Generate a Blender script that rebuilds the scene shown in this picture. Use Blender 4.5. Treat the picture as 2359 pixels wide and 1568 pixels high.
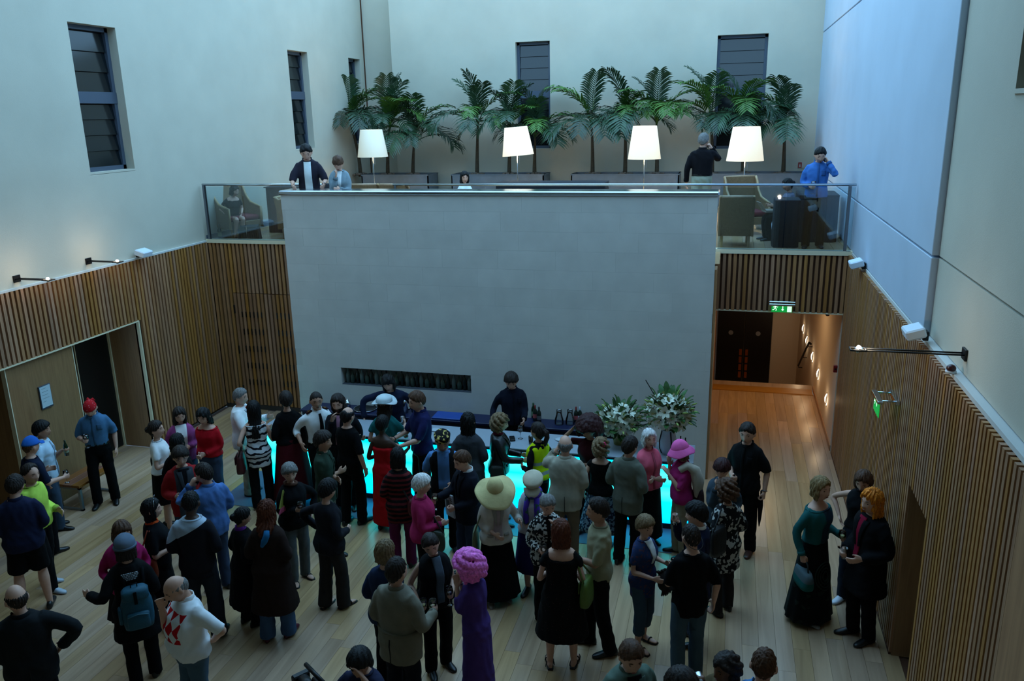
import bpy, math, random
import numpy as np
from mathutils import Vector, Matrix, Quaternion
from math import sin, cos, pi, sqrt, radians as RAD, atan2

for o in list(bpy.data.objects): bpy.data.objects.remove(o)
S = bpy.context.scene
COL = S.collection

# ------------------------------------------------------------------ camera
F_PX, PITCH, YAW, ROLL = 1878.59, 0.2706, -0.2597, -0.0219
CAM = Vector((9.745, -13.779, 5.668))
fwd = Vector((sin(YAW)*cos(PITCH), cos(YAW)*cos(PITCH), -sin(PITCH)))
rgt = Vector((cos(YAW), -sin(YAW), 0)); upv = rgt.cross(fwd)
c_, s_ = cos(ROLL), sin(ROLL)
rgt, upv = c_*rgt + s_*upv, -s_*rgt + c_*upv
cd = bpy.data.cameras.new('camera'); cd.sensor_width = 36.0; cd.lens = 36.0*F_PX/2359.0
cd.clip_start = 0.1; cd.clip_end = 200
cam = bpy.data.objects.new('camera', cd); COL.objects.link(cam)
cam.matrix_world = Matrix(((rgt.x, upv.x, -fwd.x, CAM.x), (rgt.y, upv.y, -fwd.y, CAM.y), (rgt.z, upv.z, -fwd.z, CAM.z), (0, 0, 0, 1)))
S.camera = cam

# ------------------------------------------------------------------ light
S.view_settings.view_transform = 'Standard'; S.view_settings.look = 'None'
S.view_settings.gamma = 1.0; S.view_settings.use_curve_mapping = False
S.view_settings.exposure = 2.4
W = bpy.data.worlds.new('sky'); S.world = W; W.use_nodes = True
BAR_E, LAMP_E, HALO_E, SCON_E = 0.52, 0.80, 0.20, 0.085
bg = W.node_tree.nodes['Background']; bg.inputs[0].default_value = (0.335, 0.66, 1.0, 1); bg.inputs[1].default_value = 0.66

# pixel -> world helpers (only directions; depth comes from a plane the thing touches)
def ray(u, v): return fwd + rgt*((u-1179.5)/F_PX) - upv*((v-784)/F_PX)
def atz(u, v, z): d = ray(u, v); return CAM + d*((z-CAM.z)/d.z)
def aty(u, v, y): d = ray(u, v); return CAM + d*((y-CAM.y)/d.y)
def atx(u, v, x): d = ray(u, v); return CAM + d*((x-CAM.x)/d.x)
def proj(p):
    d = Vector(p)-CAM; w = d.dot(fwd)
    return (1179.5+F_PX*d.dot(rgt)/w, 784-F_PX*d.dot(upv)/w, w)

# ------------------------------------------------------------------ materials
MATS = {}
def nodes(name):
    m = bpy.data.materials.new(name); m.use_nodes = True
    nt = m.node_tree; b = nt.nodes['Principled BSDF']
    return m, nt, b
def lin(c): return tuple(((x/12.92) if x <= .04045 else ((x+.055)/1.055)**2.4) for x in c)
def mat(key, col, rough=.6, metal=0, bump=0, bscale=60, var=0, vscale=8, emit=None, estr=0, spec=.5, rnd=0):
    """col is sRGB 0..1; var = noise value variation; rnd = per-object random value"""
    if key in MATS: return MATS[key]
    m, nt, b = nodes(key); N, L = nt.nodes, nt.links
    c = lin(col); b.inputs['Base Color'].default_value = (*c, 1)
    b.inputs['Roughness'].default_value = rough; b.inputs['Metallic'].default_value = metal
    b.inputs['Specular IOR Level'].default_value = spec
    tc = N.new('ShaderNodeTexCoord')
    if var or rnd:
        hsv = N.new('ShaderNodeHueSaturation'); hsv.inputs['Color'].default_value = (*c, 1)
        val = N.new('ShaderNodeMath'); val.operation = 'ADD'; val.inputs[0].default_value = 1; val.inputs[1].default_value = 0
        if var:
            n = N.new('ShaderNodeTexNoise'); n.inputs['Scale'].default_value = vscale; n.inputs['Detail'].default_value = 5
            L.new(tc.outputs['Object'], n.inputs['Vector'])
            mr = N.new('ShaderNodeMapRange'); mr.inputs['From Min'].default_value = .3; mr.inputs['From Max'].default_value = .7
            mr.inputs['To Min'].default_value = 1-var; mr.inputs['To Max'].default_value = 1+var
            L.new(n.outputs['Fac'], mr.inputs['Value']); L.new(mr.outputs[0], val.inputs[0])
        if rnd:
            oi = N.new('ShaderNodeObjectInfo'); m2 = N.new('ShaderNodeMapRange')
            m2.inputs['To Min'].default_value = -rnd; m2.inputs['To Max'].default_value = rnd
            L.new(oi.outputs['Random'], m2.inputs['Value']); L.new(m2.outputs[0], val.inputs[1])
        L.new(val.outputs[0], hsv.inputs['Value']); L.new(hsv.outputs[0], b.inputs['Base Color'])
    if bump:
        n = N.new('ShaderNodeTexNoise'); n.inputs['Scale'].default_value = bscale; n.inputs['Detail'].default_value = 4
        L.new(tc.outputs['Object'], n.inputs['Vector'])
        bp = N.new('ShaderNodeBump'); bp.inputs['Strength'].default_value = bump; bp.inputs['Distance'].default_value = .01
        L.new(n.outputs['Fac'], bp.inputs['Height']); L.new(bp.outputs[0], b.inputs['Normal'])
    if emit:
        b.inputs['Emission Color'].default_value = (*lin(emit), 1); b.inputs['Emission Strength'].default_value = estr
    MATS[key] = m; return m

def wood(key, c1, c2, axis=1, gscale=1.0, rough=.4, rnd=.15, hue=0.01, bump=.05, coat=0):
    """grain runs along object axis; per-object variation through Object Info"""
    if key in MATS: return MATS[key]
    m, nt, b = nodes(key); N, L = nt.nodes, nt.links
    tc = N.new('ShaderNodeTexCoord'); oi = N.new('ShaderNodeObjectInfo')
    add = N.new('ShaderNodeVectorMath'); add.operation = 'ADD'
    mul = N.new('ShaderNodeMath'); mul.operation = 'MULTIPLY'; mul.inputs[1].default_value = 37.0
    L.new(oi.outputs['Random'], mul.inputs[0]); L.new(tc.outputs['Object'], add.inputs[0]); L.new(mul.outputs[0], add.inputs[1])
    mp = N.new('ShaderNodeMapping'); sc = [14*gscale]*3; sc[axis] = .9*gscale; mp.inputs['Scale'].default_value = sc
    L.new(add.outputs[0], mp.inputs['Vector'])
    n = N.new('ShaderNodeTexNoise'); n.inputs['Scale'].default_value = 1.0; n.inputs['Detail'].default_value = 6; n.inputs['Distortion'].default_value = 1.2
    L.new(mp.outputs[0], n.inputs['Vector'])
    cr = N.new('ShaderNodeValToRGB'); cr.color_ramp.elements[0].position = .3; cr.color_ramp.elements[1].position = .72
    cr.color_ramp.elements[0].color = (*lin(c1), 1); cr.color_ramp.elements[1].color = (*lin(c2), 1)
    L.new(n.outputs['Fac'], cr.inputs[0])
    hsv = N.new('ShaderNodeHueSaturation')
    mr = N.new('ShaderNodeMapRange'); mr.inputs['To Min'].default_value = 1-rnd; mr.inputs['To Max'].default_value = 1+rnd
    L.new(oi.outputs['Random'], mr.inputs['Value']); L.new(mr.outputs[0], hsv.inputs['Value'])
    m3 = N.new('ShaderNodeMath'); m3.operation = 'MULTIPLY'; m3.inputs[1].default_value = 7.31; fr = N.new('ShaderNodeMath'); fr.operation = 'FRACT'
    L.new(oi.outputs['Random'], m3.inputs[0]); L.new(m3.outputs[0], fr.inputs[0])
    m4 = N.new('ShaderNodeMapRange'); m4.inputs['To Min'].default_value = .5-hue; m4.inputs['To Max'].default_value = .5+hue
    L.new(fr.outputs[0], m4.inputs['Value']); L.new(m4.outputs[0], hsv.inputs['Hue'])
    m5 = N.new('ShaderNodeMapRange'); m5.inputs['To Min'].default_value = .85; m5.inputs['To Max'].default_value = 1.10
    L.new(fr.outputs[0], m5.inputs['Value']); L.new(m5.outputs[0], hsv.inputs['Saturation'])
    L.new(cr.outputs[0], hsv.inputs['Color']); L.new(hsv.outputs[0], b.inputs['Base Color'])
    b.inputs['Roughness'].default_value = rough; b.inputs['Coat Weight'].default_value = coat; b.inputs['Coat Roughness'].default_value = .2
    bp = N.new('ShaderNodeBump'); bp.inputs['Strength'].default_value = bump; bp.inputs['Distance'].default_value = .004
    L.new(n.outputs['Fac'], bp.inputs['Height']); L.new(bp.outputs[0], b.inputs['Normal'])
    MATS[key] = m; return m

def glass(key, tint=(.9, .97, 1), refl=.08, rough=.02):
    if key in MATS: return MATS[key]
    m, nt, b = nodes(key); N, L = nt.nodes, nt.links
    N.remove(b); out = N['Material Output']
    t = N.new('ShaderNodeBsdfTransparent'); t.inputs[0].default_value = (*tint, 1)
    g = N.new('ShaderNodeBsdfGlossy'); g.inputs['Roughness'].default_value = rough
    fr = N.new('ShaderNodeFresnel'); fr.inputs['IOR'].default_value = 1.5
    mx = N.new('ShaderNodeMath'); mx.operation = 'MAXIMUM'; mx.inputs[1].default_value = refl
    L.new(fr.outputs[0], mx.inputs[0])
    mix = N.new('ShaderNodeMixShader'); L.new(mx.outputs[0], mix.inputs[0]); L.new(t.outputs[0], mix.inputs[1]); L.new(g.outputs[0], mix.inputs[2])
    L.new(mix.outputs[0], out.inputs[0]); MATS[key] = m; return m

def pattern(key, kind, c1, c2, scale=10, thr=.5, rough=.9, c3=None):
    """procedural printed fabrics, in the garment's own space"""
    if key in MATS: return MATS[key]
    m, nt, b = nodes(key); N, L = nt.nodes, nt.links
    tc = N.new('ShaderNodeTexCoord'); vec = tc.outputs['Object']
    def mathn(op, a, bb=None):
        n = N.new('ShaderNodeMath'); n.operation = op
        for i, x in enumerate((a, bb)):
            if x is None: continue
            if isinstance(x, (int, float)): n.inputs[i].default_value = x
            else: L.new(x, n.inputs[i])
        return n.outputs[0]
    sep = N.new('ShaderNodeSeparateXYZ'); L.new(vec, sep.inputs[0]); X, Y, Z = sep.outputs
    if kind == 'stripe':
        fac = mathn('GREATER_THAN', mathn('FRACT', mathn('MULTIPLY', Z, scale)), thr)
    elif kind == 'zebra':
        n = N.new('ShaderNodeTexNoise'); n.inputs['Scale'].default_value = 5; n.inputs['Detail'].default_value = 2; L.new(vec, n.inputs['Vector'])
        d = mathn('MULTIPLY', mathn('SUBTRACT', n.outputs['Fac'], .5), 2.6)
        fac = mathn('GREATER_THAN', mathn('FRACT', mathn('ADD', mathn('MULTIPLY', Z, scale), d)), thr)
    elif kind == 'blotch':
        n = N.new('ShaderNodeTexNoise'); n.inputs['Scale'].default_value = scale; n.inputs['Detail'].default_value = 1; L.new(vec, n.inputs['Vector'])
        fac = mathn('GREATER_THAN', n.outputs['Fac'], thr)
    elif kind == 'spots':
        v = N.new('ShaderNodeTexVoronoi'); v.inputs['Scale'].default_value = scale; L.new(vec, v.inputs['Vector'])
        fac = mathn('LESS_THAN', v.outputs['Distance'], thr)
    elif kind == 'mosaic':
        v = N.new('ShaderNodeTexVoronoi'); v.inputs['Scale'].default_value = scale; L.new(vec, v.inputs['Vector'])
        s2 = N.new('ShaderNodeSeparateColor'); L.new(v.outputs['Color'], s2.inputs[0]); fac = mathn('GREATER_THAN', s2.outputs[0], thr)
    elif kind == 'yoke':      # upper shoulders + sleeve in c2, divided by a slanting line
        fac = mathn('GREATER_THAN', mathn('ADD', Z, mathn('MULTIPLY', X, scale)), thr)
    elif kind == 'front':     # c2 down the centre front (open jacket / waistcoat)
        w = mathn('LESS_THAN', mathn('ABSOLUTE', X), scale); fac = mathn('MULTIPLY', w, mathn('GREATER_THAN', Y, thr))
    elif kind == 'diamond':   # red checks on the front of a white shirt
        a = mathn('FLOOR', mathn('ADD', mathn('MULTIPLY', X, scale), mathn('MULTIPLY', Z, scale*.75)))
        c = mathn('FLOOR', mathn('SUBTRACT', mathn('MULTIPLY', X, scale), mathn('MULTIPLY', Z, scale*.75)))
        ck = mathn('LESS_THAN', mathn('FRACT', mathn('MULTIPLY', mathn('ADD', a, c), .5)), .25)
        reg = mathn('MULTIPLY', mathn('GREATER_THAN', Y, .06), mathn('MULTIPLY', mathn('GREATER_THAN', Z, 1.13), mathn('LESS_THAN', mathn('ABSOLUTE', X), .17)))
        fac = mathn('MULTIPLY', ck, mathn('MULTIPLY', reg, mathn('LESS_THAN', Z, 1.40)))
    elif kind == 'hivis':
        a = mathn('MULTIPLY', mathn('GREATER_THAN', Z, 1.00), mathn('LESS_THAN', Z, 1.05)); c = mathn('MULTIPLY', mathn('GREATER_THAN', Z, 1.15), mathn('LESS_THAN', Z, 1.20))
        fac = mathn('ADD', a, c)
    elif kind == 'hem':       # bottom band
        fac = mathn('LESS_THAN', Z, thr)
    mx = N.new('ShaderNodeMix'); mx.data_type = 'RGBA'; L.new(fac, mx.inputs[0])
    mx.inputs[6].default_value = (*lin(c1), 1); mx.inputs[7].default_value = (*lin(c2), 1)
    L.new(mx.outputs[2], b.inputs['Base Color']); b.inputs['Roughness'].default_value = rough; b.inputs['Specular IOR Level'].default_value = .2
    MATS[key] = m; return m

def fabric(c, rough=.92):
    c = tuple(min(.93, x*1.12+.004) for x in c)
    k = 'fabric_%02x%02x%02x' % tuple(int(255*x) for x in c)
    return mat(k, c, rough, bump=.55, bscale=13, var=.10, vscale=9, spec=.15)

# ------------------------------------------------------------------ mesh helpers
class MB:
    def __init__(s): s.v = []; s.f = []; s.m = []
    def add(s, vs, fs, m=0):
        o = len(s.v); s.v += [tuple(p) for p in vs]; s.f += [tuple(i+o for i in f) for f in fs]; s.m += [m]*len(fs); return s
    def box(s, a, b, m=0):
        x0, y0, z0 = a; x1, y1, z1 = b
        return s.add([(x0,y0,z0),(x1,y0,z0),(x1,y1,z0),(x0,y1,z0),(x0,y0,z1),(x1,y0,z1),(x1,y1,z1),(x0,y1,z1)],
                     [(3,2,1,0),(4,5,6,7),(0,1,5,4),(1,2,6,5),(2,3,7,6),(3,0,4,7)], m)
    def bbox(s, a, b, e=.005, m=0):     # box with chamfered edges
        x0,y0,z0 = a; x1,y1,z1 = b
        V=[]; idx={}
        for i,x in enumerate((x0,x1)):
            for j,y in enumerate((y0,y1)):
                for k,z in enumerate((z0,z1)):
                    sx=e if i==0 else -e; sy=e if j==0 else -e; sz=e if k==0 else -e
                    idx[i,j,k]=len(V); V += [(x,y+sy,z+sz),(x+sx,y,z+sz),(x+sx,y+sy,z)]
        g=lambda i,j,k,a: idx[i,j,k]+a
        Fs=[]
        for i in (0,1): q=[g(i,0,0,0),g(i,1,0,0),g(i,1,1,0),g(i,0,1,0)]; Fs.append(q if i else q[::-1])
        for j in (0,1): q=[g(0,j,0,1),g(0,j,1,1),g(1,j,1,1),g(1,j,0,1)]; Fs.append(q if j else q[::-1])
        for k in (0,1): q=[g(0,0,k,2),g(1,0,k,2),g(1,1,k,2),g(0,1,k,2)]; Fs.append(q if k else q[::-1])
        for j in (0,1):
            for k in (0,1): q=[g(0,j,k,1),g(1,j,k,1),g(1,j,k,2),g(0,j,k,2)]; Fs.append(q if j!=k else q[::-1])
        for i in (0,1):
            for k in (0,1): q=[g(i,0,k,0),g(i,1,k,0),g(i,1,k,2),g(i,0,k,2)]; Fs.append(q if i==k else q[::-1])
        for i in (0,1):
            for j in (0,1): q=[g(i,j,0,0),g(i,j,1,0),g(i,j,1,1),g(i,j,0,1)]; Fs.append(q if i!=j else q[::-1])
        for i in (0,1):
            for j in (0,1):
                for k in (0,1): q=[g(i,j,k,0),g(i,j,k,1),g(i,j,k,2)]; Fs.append(q if (i+j+k)%2 else q[::-1])
        return s.add(V,Fs,m)
    def loft(s, rings, cap=True, m=0, closed=True):
        n = len(rings[0]); o = len(s.v); vs = [p for r in rings for p in r]; fs = []
        for i in range(len(rings)-1):
            for j in range(n if closed else n-1):
                a=i*n+j; b=i*n+(j+1)%n; fs.append((a,b,b+n,a+n))
        if cap and closed:
            fs.append(tuple(range(n))[::-1]); fs.append(tuple((len(rings)-1)*n+j for j in range(n)))
        return s.add(vs, fs, m)
    def lathe(s, prof, seg=20, c=(0,0,0), m=0, cap=False):
        return s.loft([[(c[0]+r*cos(2*pi*j/seg), c[1]+r*sin(2*pi*j/seg), c[2]+z) for j in range(seg)] for r, z in prof], cap, m)
    def tube(s, pts, r, seg=8, m=0, cap=True):
        pts=[Vector(p) for p in pts]; rs = r if isinstance(r,(list,tuple)) else [r]*len(pts)
        rings=[]; ref=None
        for i,p in enumerate(pts):
            d=(pts[min(i+1,len(pts)-1)]-pts[max(i-1,0)]).normalized()
            if ref is None:
                ref=Vector((0,0,1)) if abs(d.z)<.9 else Vector((1,0,0))
            x=(ref-d*ref.dot(d)).normalized(); ref=x; y=d.cross(x)
            rings.append([p+x*(rs[i]*cos(2*pi*j/seg))+y*(rs[i]*sin(2*pi*j/seg)) for j in range(seg)])
        return s.loft(rings,cap,m)
    def ball(s, c, r, seg=12, rg=8, m=0):
        rx,ry,rz=(r,r,r) if isinstance(r,(int,float)) else r
        return s.loft([[(c[0]+rx*sin(pi*(i+.02)/(rg+.04))*cos(2*pi*j/seg), c[1]+ry*sin(pi*(i+.02)/(rg+.04))*sin(2*pi*j/seg), c[2]-rz*cos(pi*(i+.02)/(rg+.04))) for j in range(seg)] for i in range(rg+1)],True,m)
    def mesh(s, name='mesh', mats=(), smooth=False):
        me=bpy.data.meshes.new(name); me.from_pydata(s.v,[],s.f)
        for x in mats: me.materials.append(x)
        if len(mats)>1: me.polygons.foreach_set('material_index', s.m)
        if smooth: me.polygons.foreach_set('use_smooth',[True]*len(me.polygons))
        me.update(); return me

def link(name, me, parent=None, loc=None, rot=None, scale=None, label=None, cat=None, group=None, kind=None):
    o=bpy.data.objects.new(name, me); COL.objects.link(o)
    if parent is not None: o.parent=parent
    if loc is not None: o.location=loc
    if rot is not None: o.rotation_euler=rot
    if scale is not None: o.scale=scale if not isinstance(scale,(int,float)) else (scale,)*3
    if label: o['label']=label
    if cat: o['category']=cat
    if group: o['group']=group
    if kind: o['kind']=kind
    return o
def obj(name, mb, m, parent=None, smooth=False, **k):
    ms = m if isinstance(m,(list,tuple)) else [m]
    return link(name, mb.mesh(name, ms, smooth), parent, **k)
def thing(name, label, cat, loc=(0,0,0), rz=0, group=None, kind=None):
    return link(name, None, None, loc, (0,0,rz), None, label, cat, group, kind)
def kids(o): return [c for c in COL.objects if c.parent is o]
def copy_tree(o, parent=None, children=None):
    c=o.copy(); COL.objects.link(c); c.parent=parent
    for ch in o.children: copy_tree(ch, c)
    return c
random.seed(7)
rnd = random.random
def U(a,b): return a+(b-a)*random.random()
# ================================================================== SETTING
RW = 11.65; HB = 3.41; YB = 7.45; YS = -1.5
M_cream = mat('cream_plaster', (.76,.735,.665), .85, bump=.12, bscale=90, var=.05, vscale=1.3)
M_white = mat('pale_blue_panel', (.72,.775,.835), .55, bump=.05, bscale=40, var=.05, vscale=1.1)
M_ledge = mat('pale_ledge', (.80,.80,.78), .6)
M_slat = wood('oak_slat', (.575,.39,.235), (.685,.495,.315), 2, 1.0, .5, .13, .004)
M_back = mat('dark_oak_backing', (.32,.19,.11), .7)
M_door = wood('oak_door_slat', (.55,.36,.20), (.66,.46,.27), 2, 1.0, .5, .12, .004)
M_ply = wood('oak_veneer', (.52,.375,.23), (.60,.45,.28), 2, 1.5, .45, .05, .005)
M_dark = mat('black_door', (.05,.05,.055), .35)
M_trim = mat('cream_trim', (.88,.83,.70), .5)
M_black = mat('black_metal', (.03,.03,.035), .45, .3)
M_steel = mat('brushed_steel', (.80,.83,.86), .16, 1)
M_frame = mat('window_frame_grey', (.29,.33,.39), .45, .1)
M_louvre = mat('louvre_glass', (.07,.09,.10), .12)
M_void = mat('dark_interior', (.02,.025,.03), .6)
M_floor = wood('oak_floor', (.645,.515,.385), (.755,.615,.47), 1, .55, .27, .13, .005, .02)
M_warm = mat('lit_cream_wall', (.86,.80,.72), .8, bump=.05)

def holed(axis, pos, s0, s1, z0, z1, holes, depth, mb=None, m=0):
    """rectangular wall in plane axis=pos with holes (sa,sb,za,zb) that get reveals of signed depth"""
    mb = mb or MB()
    P = (lambda s,z,d=0: (pos+d,s,z)) if axis=='x' else (lambda s,z,d=0: (s,pos+d,z))
    ss = sorted({s0,s1,*[h[0] for h in holes],*[h[1] for h in holes]}); zz = sorted({z0,z1,*[h[2] for h in holes],*[h[3] for h in holes]})
    for a,b in zip(ss,ss[1:]):
        for c,d in zip(zz,zz[1:]):
            if any(h[0]<=a and b<=h[1] and h[2]<=c and d<=h[3] for h in holes): continue
            mb.add([P(a,c),P(b,c),P(b,d),P(a,d)],[(0,1,2,3)],m)
    for a,b,c,d in holes:
        q=[(a,c),(b,c),(b,d),(a,d)]
        for i in range(4):
            (sa,za),(sb,zb)=q[i],q[(i+1)%4]
            mb.add([P(sa,za),P(sb,zb),P(sb,zb,depth),P(sa,za,depth)],[(0,1,2,3)],m)
    return mb

def window(n, axis, pos, s0, s1, z0, z1, zm, facing, label):
    """louvred dark window: root structure with frame bars, mullion, panes and louvre blades"""
    w = thing('window_%d'%n, label, 'window', kind='structure')
    def bx(s_a,s_b,z_a,z_b,d0,d1):
        lo,hi=min(pos+d0*facing,pos+d1*facing),max(pos+d0*facing,pos+d1*facing)
        return ((lo,s_a,z_a),(hi,s_b,z_b)) if axis=='x' else ((s_a,lo,z_a),(s_b,hi,z_b))
    fr=MB(); t=.07
    for a in ((s0,s0+t,z0,z1),(s1-t,s1,z0,z1),(s0,s1,z0,z0+t),(s0,s1,z1-t,z1)): fr.box(*bx(*a,0,.08))
    obj('window_frame',fr,M_frame,w)
    mu=MB(); mu.box(*bx(s0,s1,zm-.09,zm+.09,0,.09)); obj('mullion',mu,M_frame,w)
    for a,b in ((z0+t,zm-.09),(zm+.09,z1-t)):
        mb=MB(); mb.box(*bx(s0+t,s1-t,a,b,-.05,-.03)); obj('pane',mb,M_void,w)
        nl=max(3,int(round((b-a)/.27)))
        for i in range(nl):
            za=a+(b-a)*i/nl; zb=a+(b-a)*(i+1)/nl
            mb=MB(); p0=bx(s0+t,s1-t,za,za,0,.045); p1=bx(s0+t,s1-t,zb-.01,zb-.01,0,.02)
            if axis=='x': mb.add([(pos+.05*facing,s0+t,za),(pos+.05*facing,s1-t,za),(pos+.015*facing,s1-t,zb+.01),(pos+.015*facing,s0+t,zb+.01),(pos+.043*facing,s0+t,za),(pos+.043*facing,s1-t,za),(pos+.008*facing,s1-t,zb+.01),(pos+.008*facing,s0+t,zb+.01)],[(0,1,2,3),(7,6,5,4),(0,4,5,1),(1,5,6,2),(2,6,7,3),(3,7,4,0)])
            else: mb.add([(s0+t,pos+.05*facing,za),(s1-t,pos+.05*facing,za),(s1-t,pos+.015*facing,zb+.01),(s0+t,pos+.015*facing,zb+.01),(s0+t,pos+.043*facing,za),(s1-t,pos+.043*facing,za),(s1-t,pos+.008*facing,zb+.01),(s0+t,pos+.008*facing,zb+.01)],[(0,1,2,3),(7,6,5,4),(0,4,5,1),(1,5,6,2),(2,6,7,3),(3,7,4,0)])
            obj('louvre',mb,M_louvre,w)
    si=MB(); si.box(*bx(s0-.0,s1+.0,z0-.035,z0,-.02,.24)); obj('window_sill',si,M_cream,w)
    return w

# ---- left wall
TOPZ=9.5
WL=[(-2.71,-1.68,4.88,7.16),(3.85,4.78,4.95,7.18),(7.0,7.72,4.95,7.18)]
wl=obj('wall_left',holed('x',-.05,-18,8.0,3.42,TOPZ,WL,-.24),M_cream,kind='structure')
for i,h in enumerate(WL):
    window(i+1,'x',-.29,h[0],h[1],h[2]+.03,h[3],h[2]+(.52 if i==0 else .56)*(h[3]-h[2]),1,['dark louvred window in left wall, nearest the camera','dark louvred window in left wall above the leaning couple','dark louvred window half hidden behind the leftmost palms'][i])
mb=MB(); mb.box((-.10,-2.18,0),(-.05,.05,3.42)); mb.box((-.10,-18,2.37),(-.05,-2.18,3.42)); obj('cladding_backing',mb,M_back,wl)
mb=MB(); mb.box((-.05,-18,3.40),(.0,0,3.43)); obj('cladding_top_ledge',mb,M_ledge,wl)
PER=.085; SW=.05
def slat_mesh(h,ax):
    mb=MB(); 
    if ax=='x': mb.box((-.045,-SW/2,0),(0,SW/2,h))
    else: mb.box((-SW/2,0,0),(SW/2,.045,h))
    return mb.mesh('slat',[M_slat])
me_full=slat_mesh(3.34,'x'); me_short=slat_mesh(1.03,'x')
y=-.03
while y>-2.15: link('slat',me_full,wl,(0,y,.06)); y-=PER
yy=y
while y>-7.0: link('slat',me_short,wl,(0,y,2.37)); y-=PER
mb=MB(); mb.box((-.05,-18,2.35),(.002,-2.18,2.372)); obj('lintel_strip',mb,M_trim,wl)
# recess right of the oak pier: reveal, back, dark double door
rec=obj('wall_left_recess',holed('y',-2.18,-.75,-.05,0,2.45,[],0),M_ply,kind='structure')
mb=MB(); mb.box((-.80,-3.7,0),(-.75,-2.18,2.45)); mb.box((-.8,-7.2,2.4),(-.05,-2.18,2.45)); obj('recess_lining',mb,M_ply,rec)
mb=MB(); mb.box((-.12,-4.93,0),(-.055,-3.68,2.36)); mb.box((-.80,-4.93,0),(-.12,-4.85,2.36)); obj('veneer_pier',mb,M_ply,rec)
mb=MB(); mb.box((-.125,-3.68,0),(-.05,-3.665,2.36)); mb.box((-.125,-4.945,0),(-.05,-4.93,2.36)); obj('pier_edge',mb,M_trim,rec)
mb=MB(); mb.box((-.85,-7.2,0),(-.80,-4.85,2.45)); obj('dark_lobby_wall',mb,M_back,rec)
mb=MB(); mb.box((-.8,-7.25,0),(-.0,-7.2,2.45)); obj('lobby_end_wall',mb,M_ply,rec)
mb=MB(); mb.box((-.10,-18,0),(-.05,-7.2,2.37)); obj('lower_wall',mb,M_back,rec)
obj('reveal_edge',MB().box((-.055,-2.196,0),(.0,-2.172,2.36)),M_trim,rec)
d=thing('door_2','black double door in recess behind the man in red bandana','door',kind='structure')
for a,b in ((-3.66,-2.97),(-2.955,-2.2)):
    mb=MB(); mb.bbox((-.748,a,.01),(-.70,b,2.3),.004); obj('door_leaf',mb,M_dark,d)
mb=MB(); mb.box((-.75,-2.20,0),(-.66,-2.182,2.36)); mb.box((-.745,-2.968,0),(-.69,-2.957,2.3)); obj('door_frame',mb,M_trim,d)

# ---- back wall of the balcony, upper plaster with two windows and a recessed corner strip
BW=[(4.36,5.25,4.76,7.42),(9.34,10.50,4.70,7.37)]
wb=obj('wall_back',holed('y',YB,.98,RW+.15,HB-.02,TOPZ,BW,.24),M_cream,kind='structure')
mb=MB(); mb.add([(-.05,8.0,HB),(.98,8.0,HB),(.98,8.0,TOPZ),(-.05,8.0,TOPZ)],[(0,1,2,3)]); mb.add([(.98,YB,HB),(.98,8.0,HB),(.98,8.0,TOPZ),(.98,YB,TOPZ)],[(0,1,2,3)]); obj('recessed_corner',mb,M_cream,wb)
obj('gap_shade_strip',MB().box((-.05,7.955,HB),(-.03,8.0,TOPZ)),M_back,wb)  # solid dark strip standing in for the shade of the corner gap
for i,h in enumerate(BW):
    window(i+4,'y',YB+.24,h[0],h[1],h[2]+.03,h[3],h[2]+.52*(h[3]-h[2]),-1,['narrower dark louvred window behind the middle palms','wide dark louvred window above the rightmost floor lamp'][i])
mb=MB(); mb.box((.0,7.99,HB),(.98,7.98,HB+.1)); mb.box((.98,YB-.012,HB),(RW,YB,HB+.1)); obj('baseboard_back',mb,mat('grey_skirting',(.30,.36,.42),.5),kind='structure')
mb=MB(); mb.box((-.05,.06,HB),(-.036,8,HB+.11)); obj('baseboard_left',mb,MATS['grey_skirting'],kind='structure')

# ---- right wall: pale blue panels, cream panels nearer, slatted cladding below
XP=RW+.055; XC=RW+.12
wr=obj('wall_right',MB().box((XC+.30,-18,0),(XC+.34,8,TOPZ)),mat('joint_shadow',(.20,.23,.27),.8),kind='structure')
G=.022
for za,zb in ((3.45,4.25-G),(4.25,7.35-G),(7.35,TOPZ)):
    mb=MB(); mb.bbox((XP,-5.10,za),(XC+.30,YB+.1,zb),.006); obj('wall_panel',mb,M_white,wr)
for za,zb,holes in ((3.45,4.25-G,[]),(4.25,TOPZ,[(-8.6,-6.73,5.74,8.4)])):
    mb=holed('x',XC,-18,-5.12,za,zb,holes,.30); mb.add([(XC,-18,zb),(XC,-5.12,zb),(XC+.3,-5.12,zb),(XC+.3,-18,zb)],[(0,1,2,3)]); mb.add([(XC,-18,za),(XC,-5.12,za),(XC+.3,-5.12,za),(XC+.3,-18,za)],[(0,1,2,3)])
    obj('wall_panel',mb,M_cream,wr)
window(6,'x',XC+.22,-8.6,-6.73,5.77,8.4,7.0,-1,'deep set window at the top right corner of the picture')
OP=(-6.28,-5.50,2.0)   # doorway in the right cladding
mb=MB(); mb.box((RW+.05,-18,0),(RW+.10,OP[0],3.42)); mb.box((RW+.05,OP[1],0),(RW+.10,.05,3.42)); mb.box((RW+.05,OP[0],OP[2]),(RW+.10,OP[1],3.42)); obj('cladding_backing',mb,M_back,wr)
mb=MB(); mb.box((RW+.045,-18,3.40),(XC+.01,0.05,3.44)); obj('cladding_top_ledge',mb,M_ledge,wr)
def slat_r(z0,z1): return MB().box((0,-SW/2,z0),(.045,SW/2,z1)).mesh('slat',[M_slat])
me_r=slat_r(.03,3.40); me_ra=slat_r(OP[2],3.40)
y=-.04
while y>-8.4:
    link('slat',me_ra if OP[0]-.01<y<OP[1]+.01 else me_r,wr,(RW,y,0)); y-=PER
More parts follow.
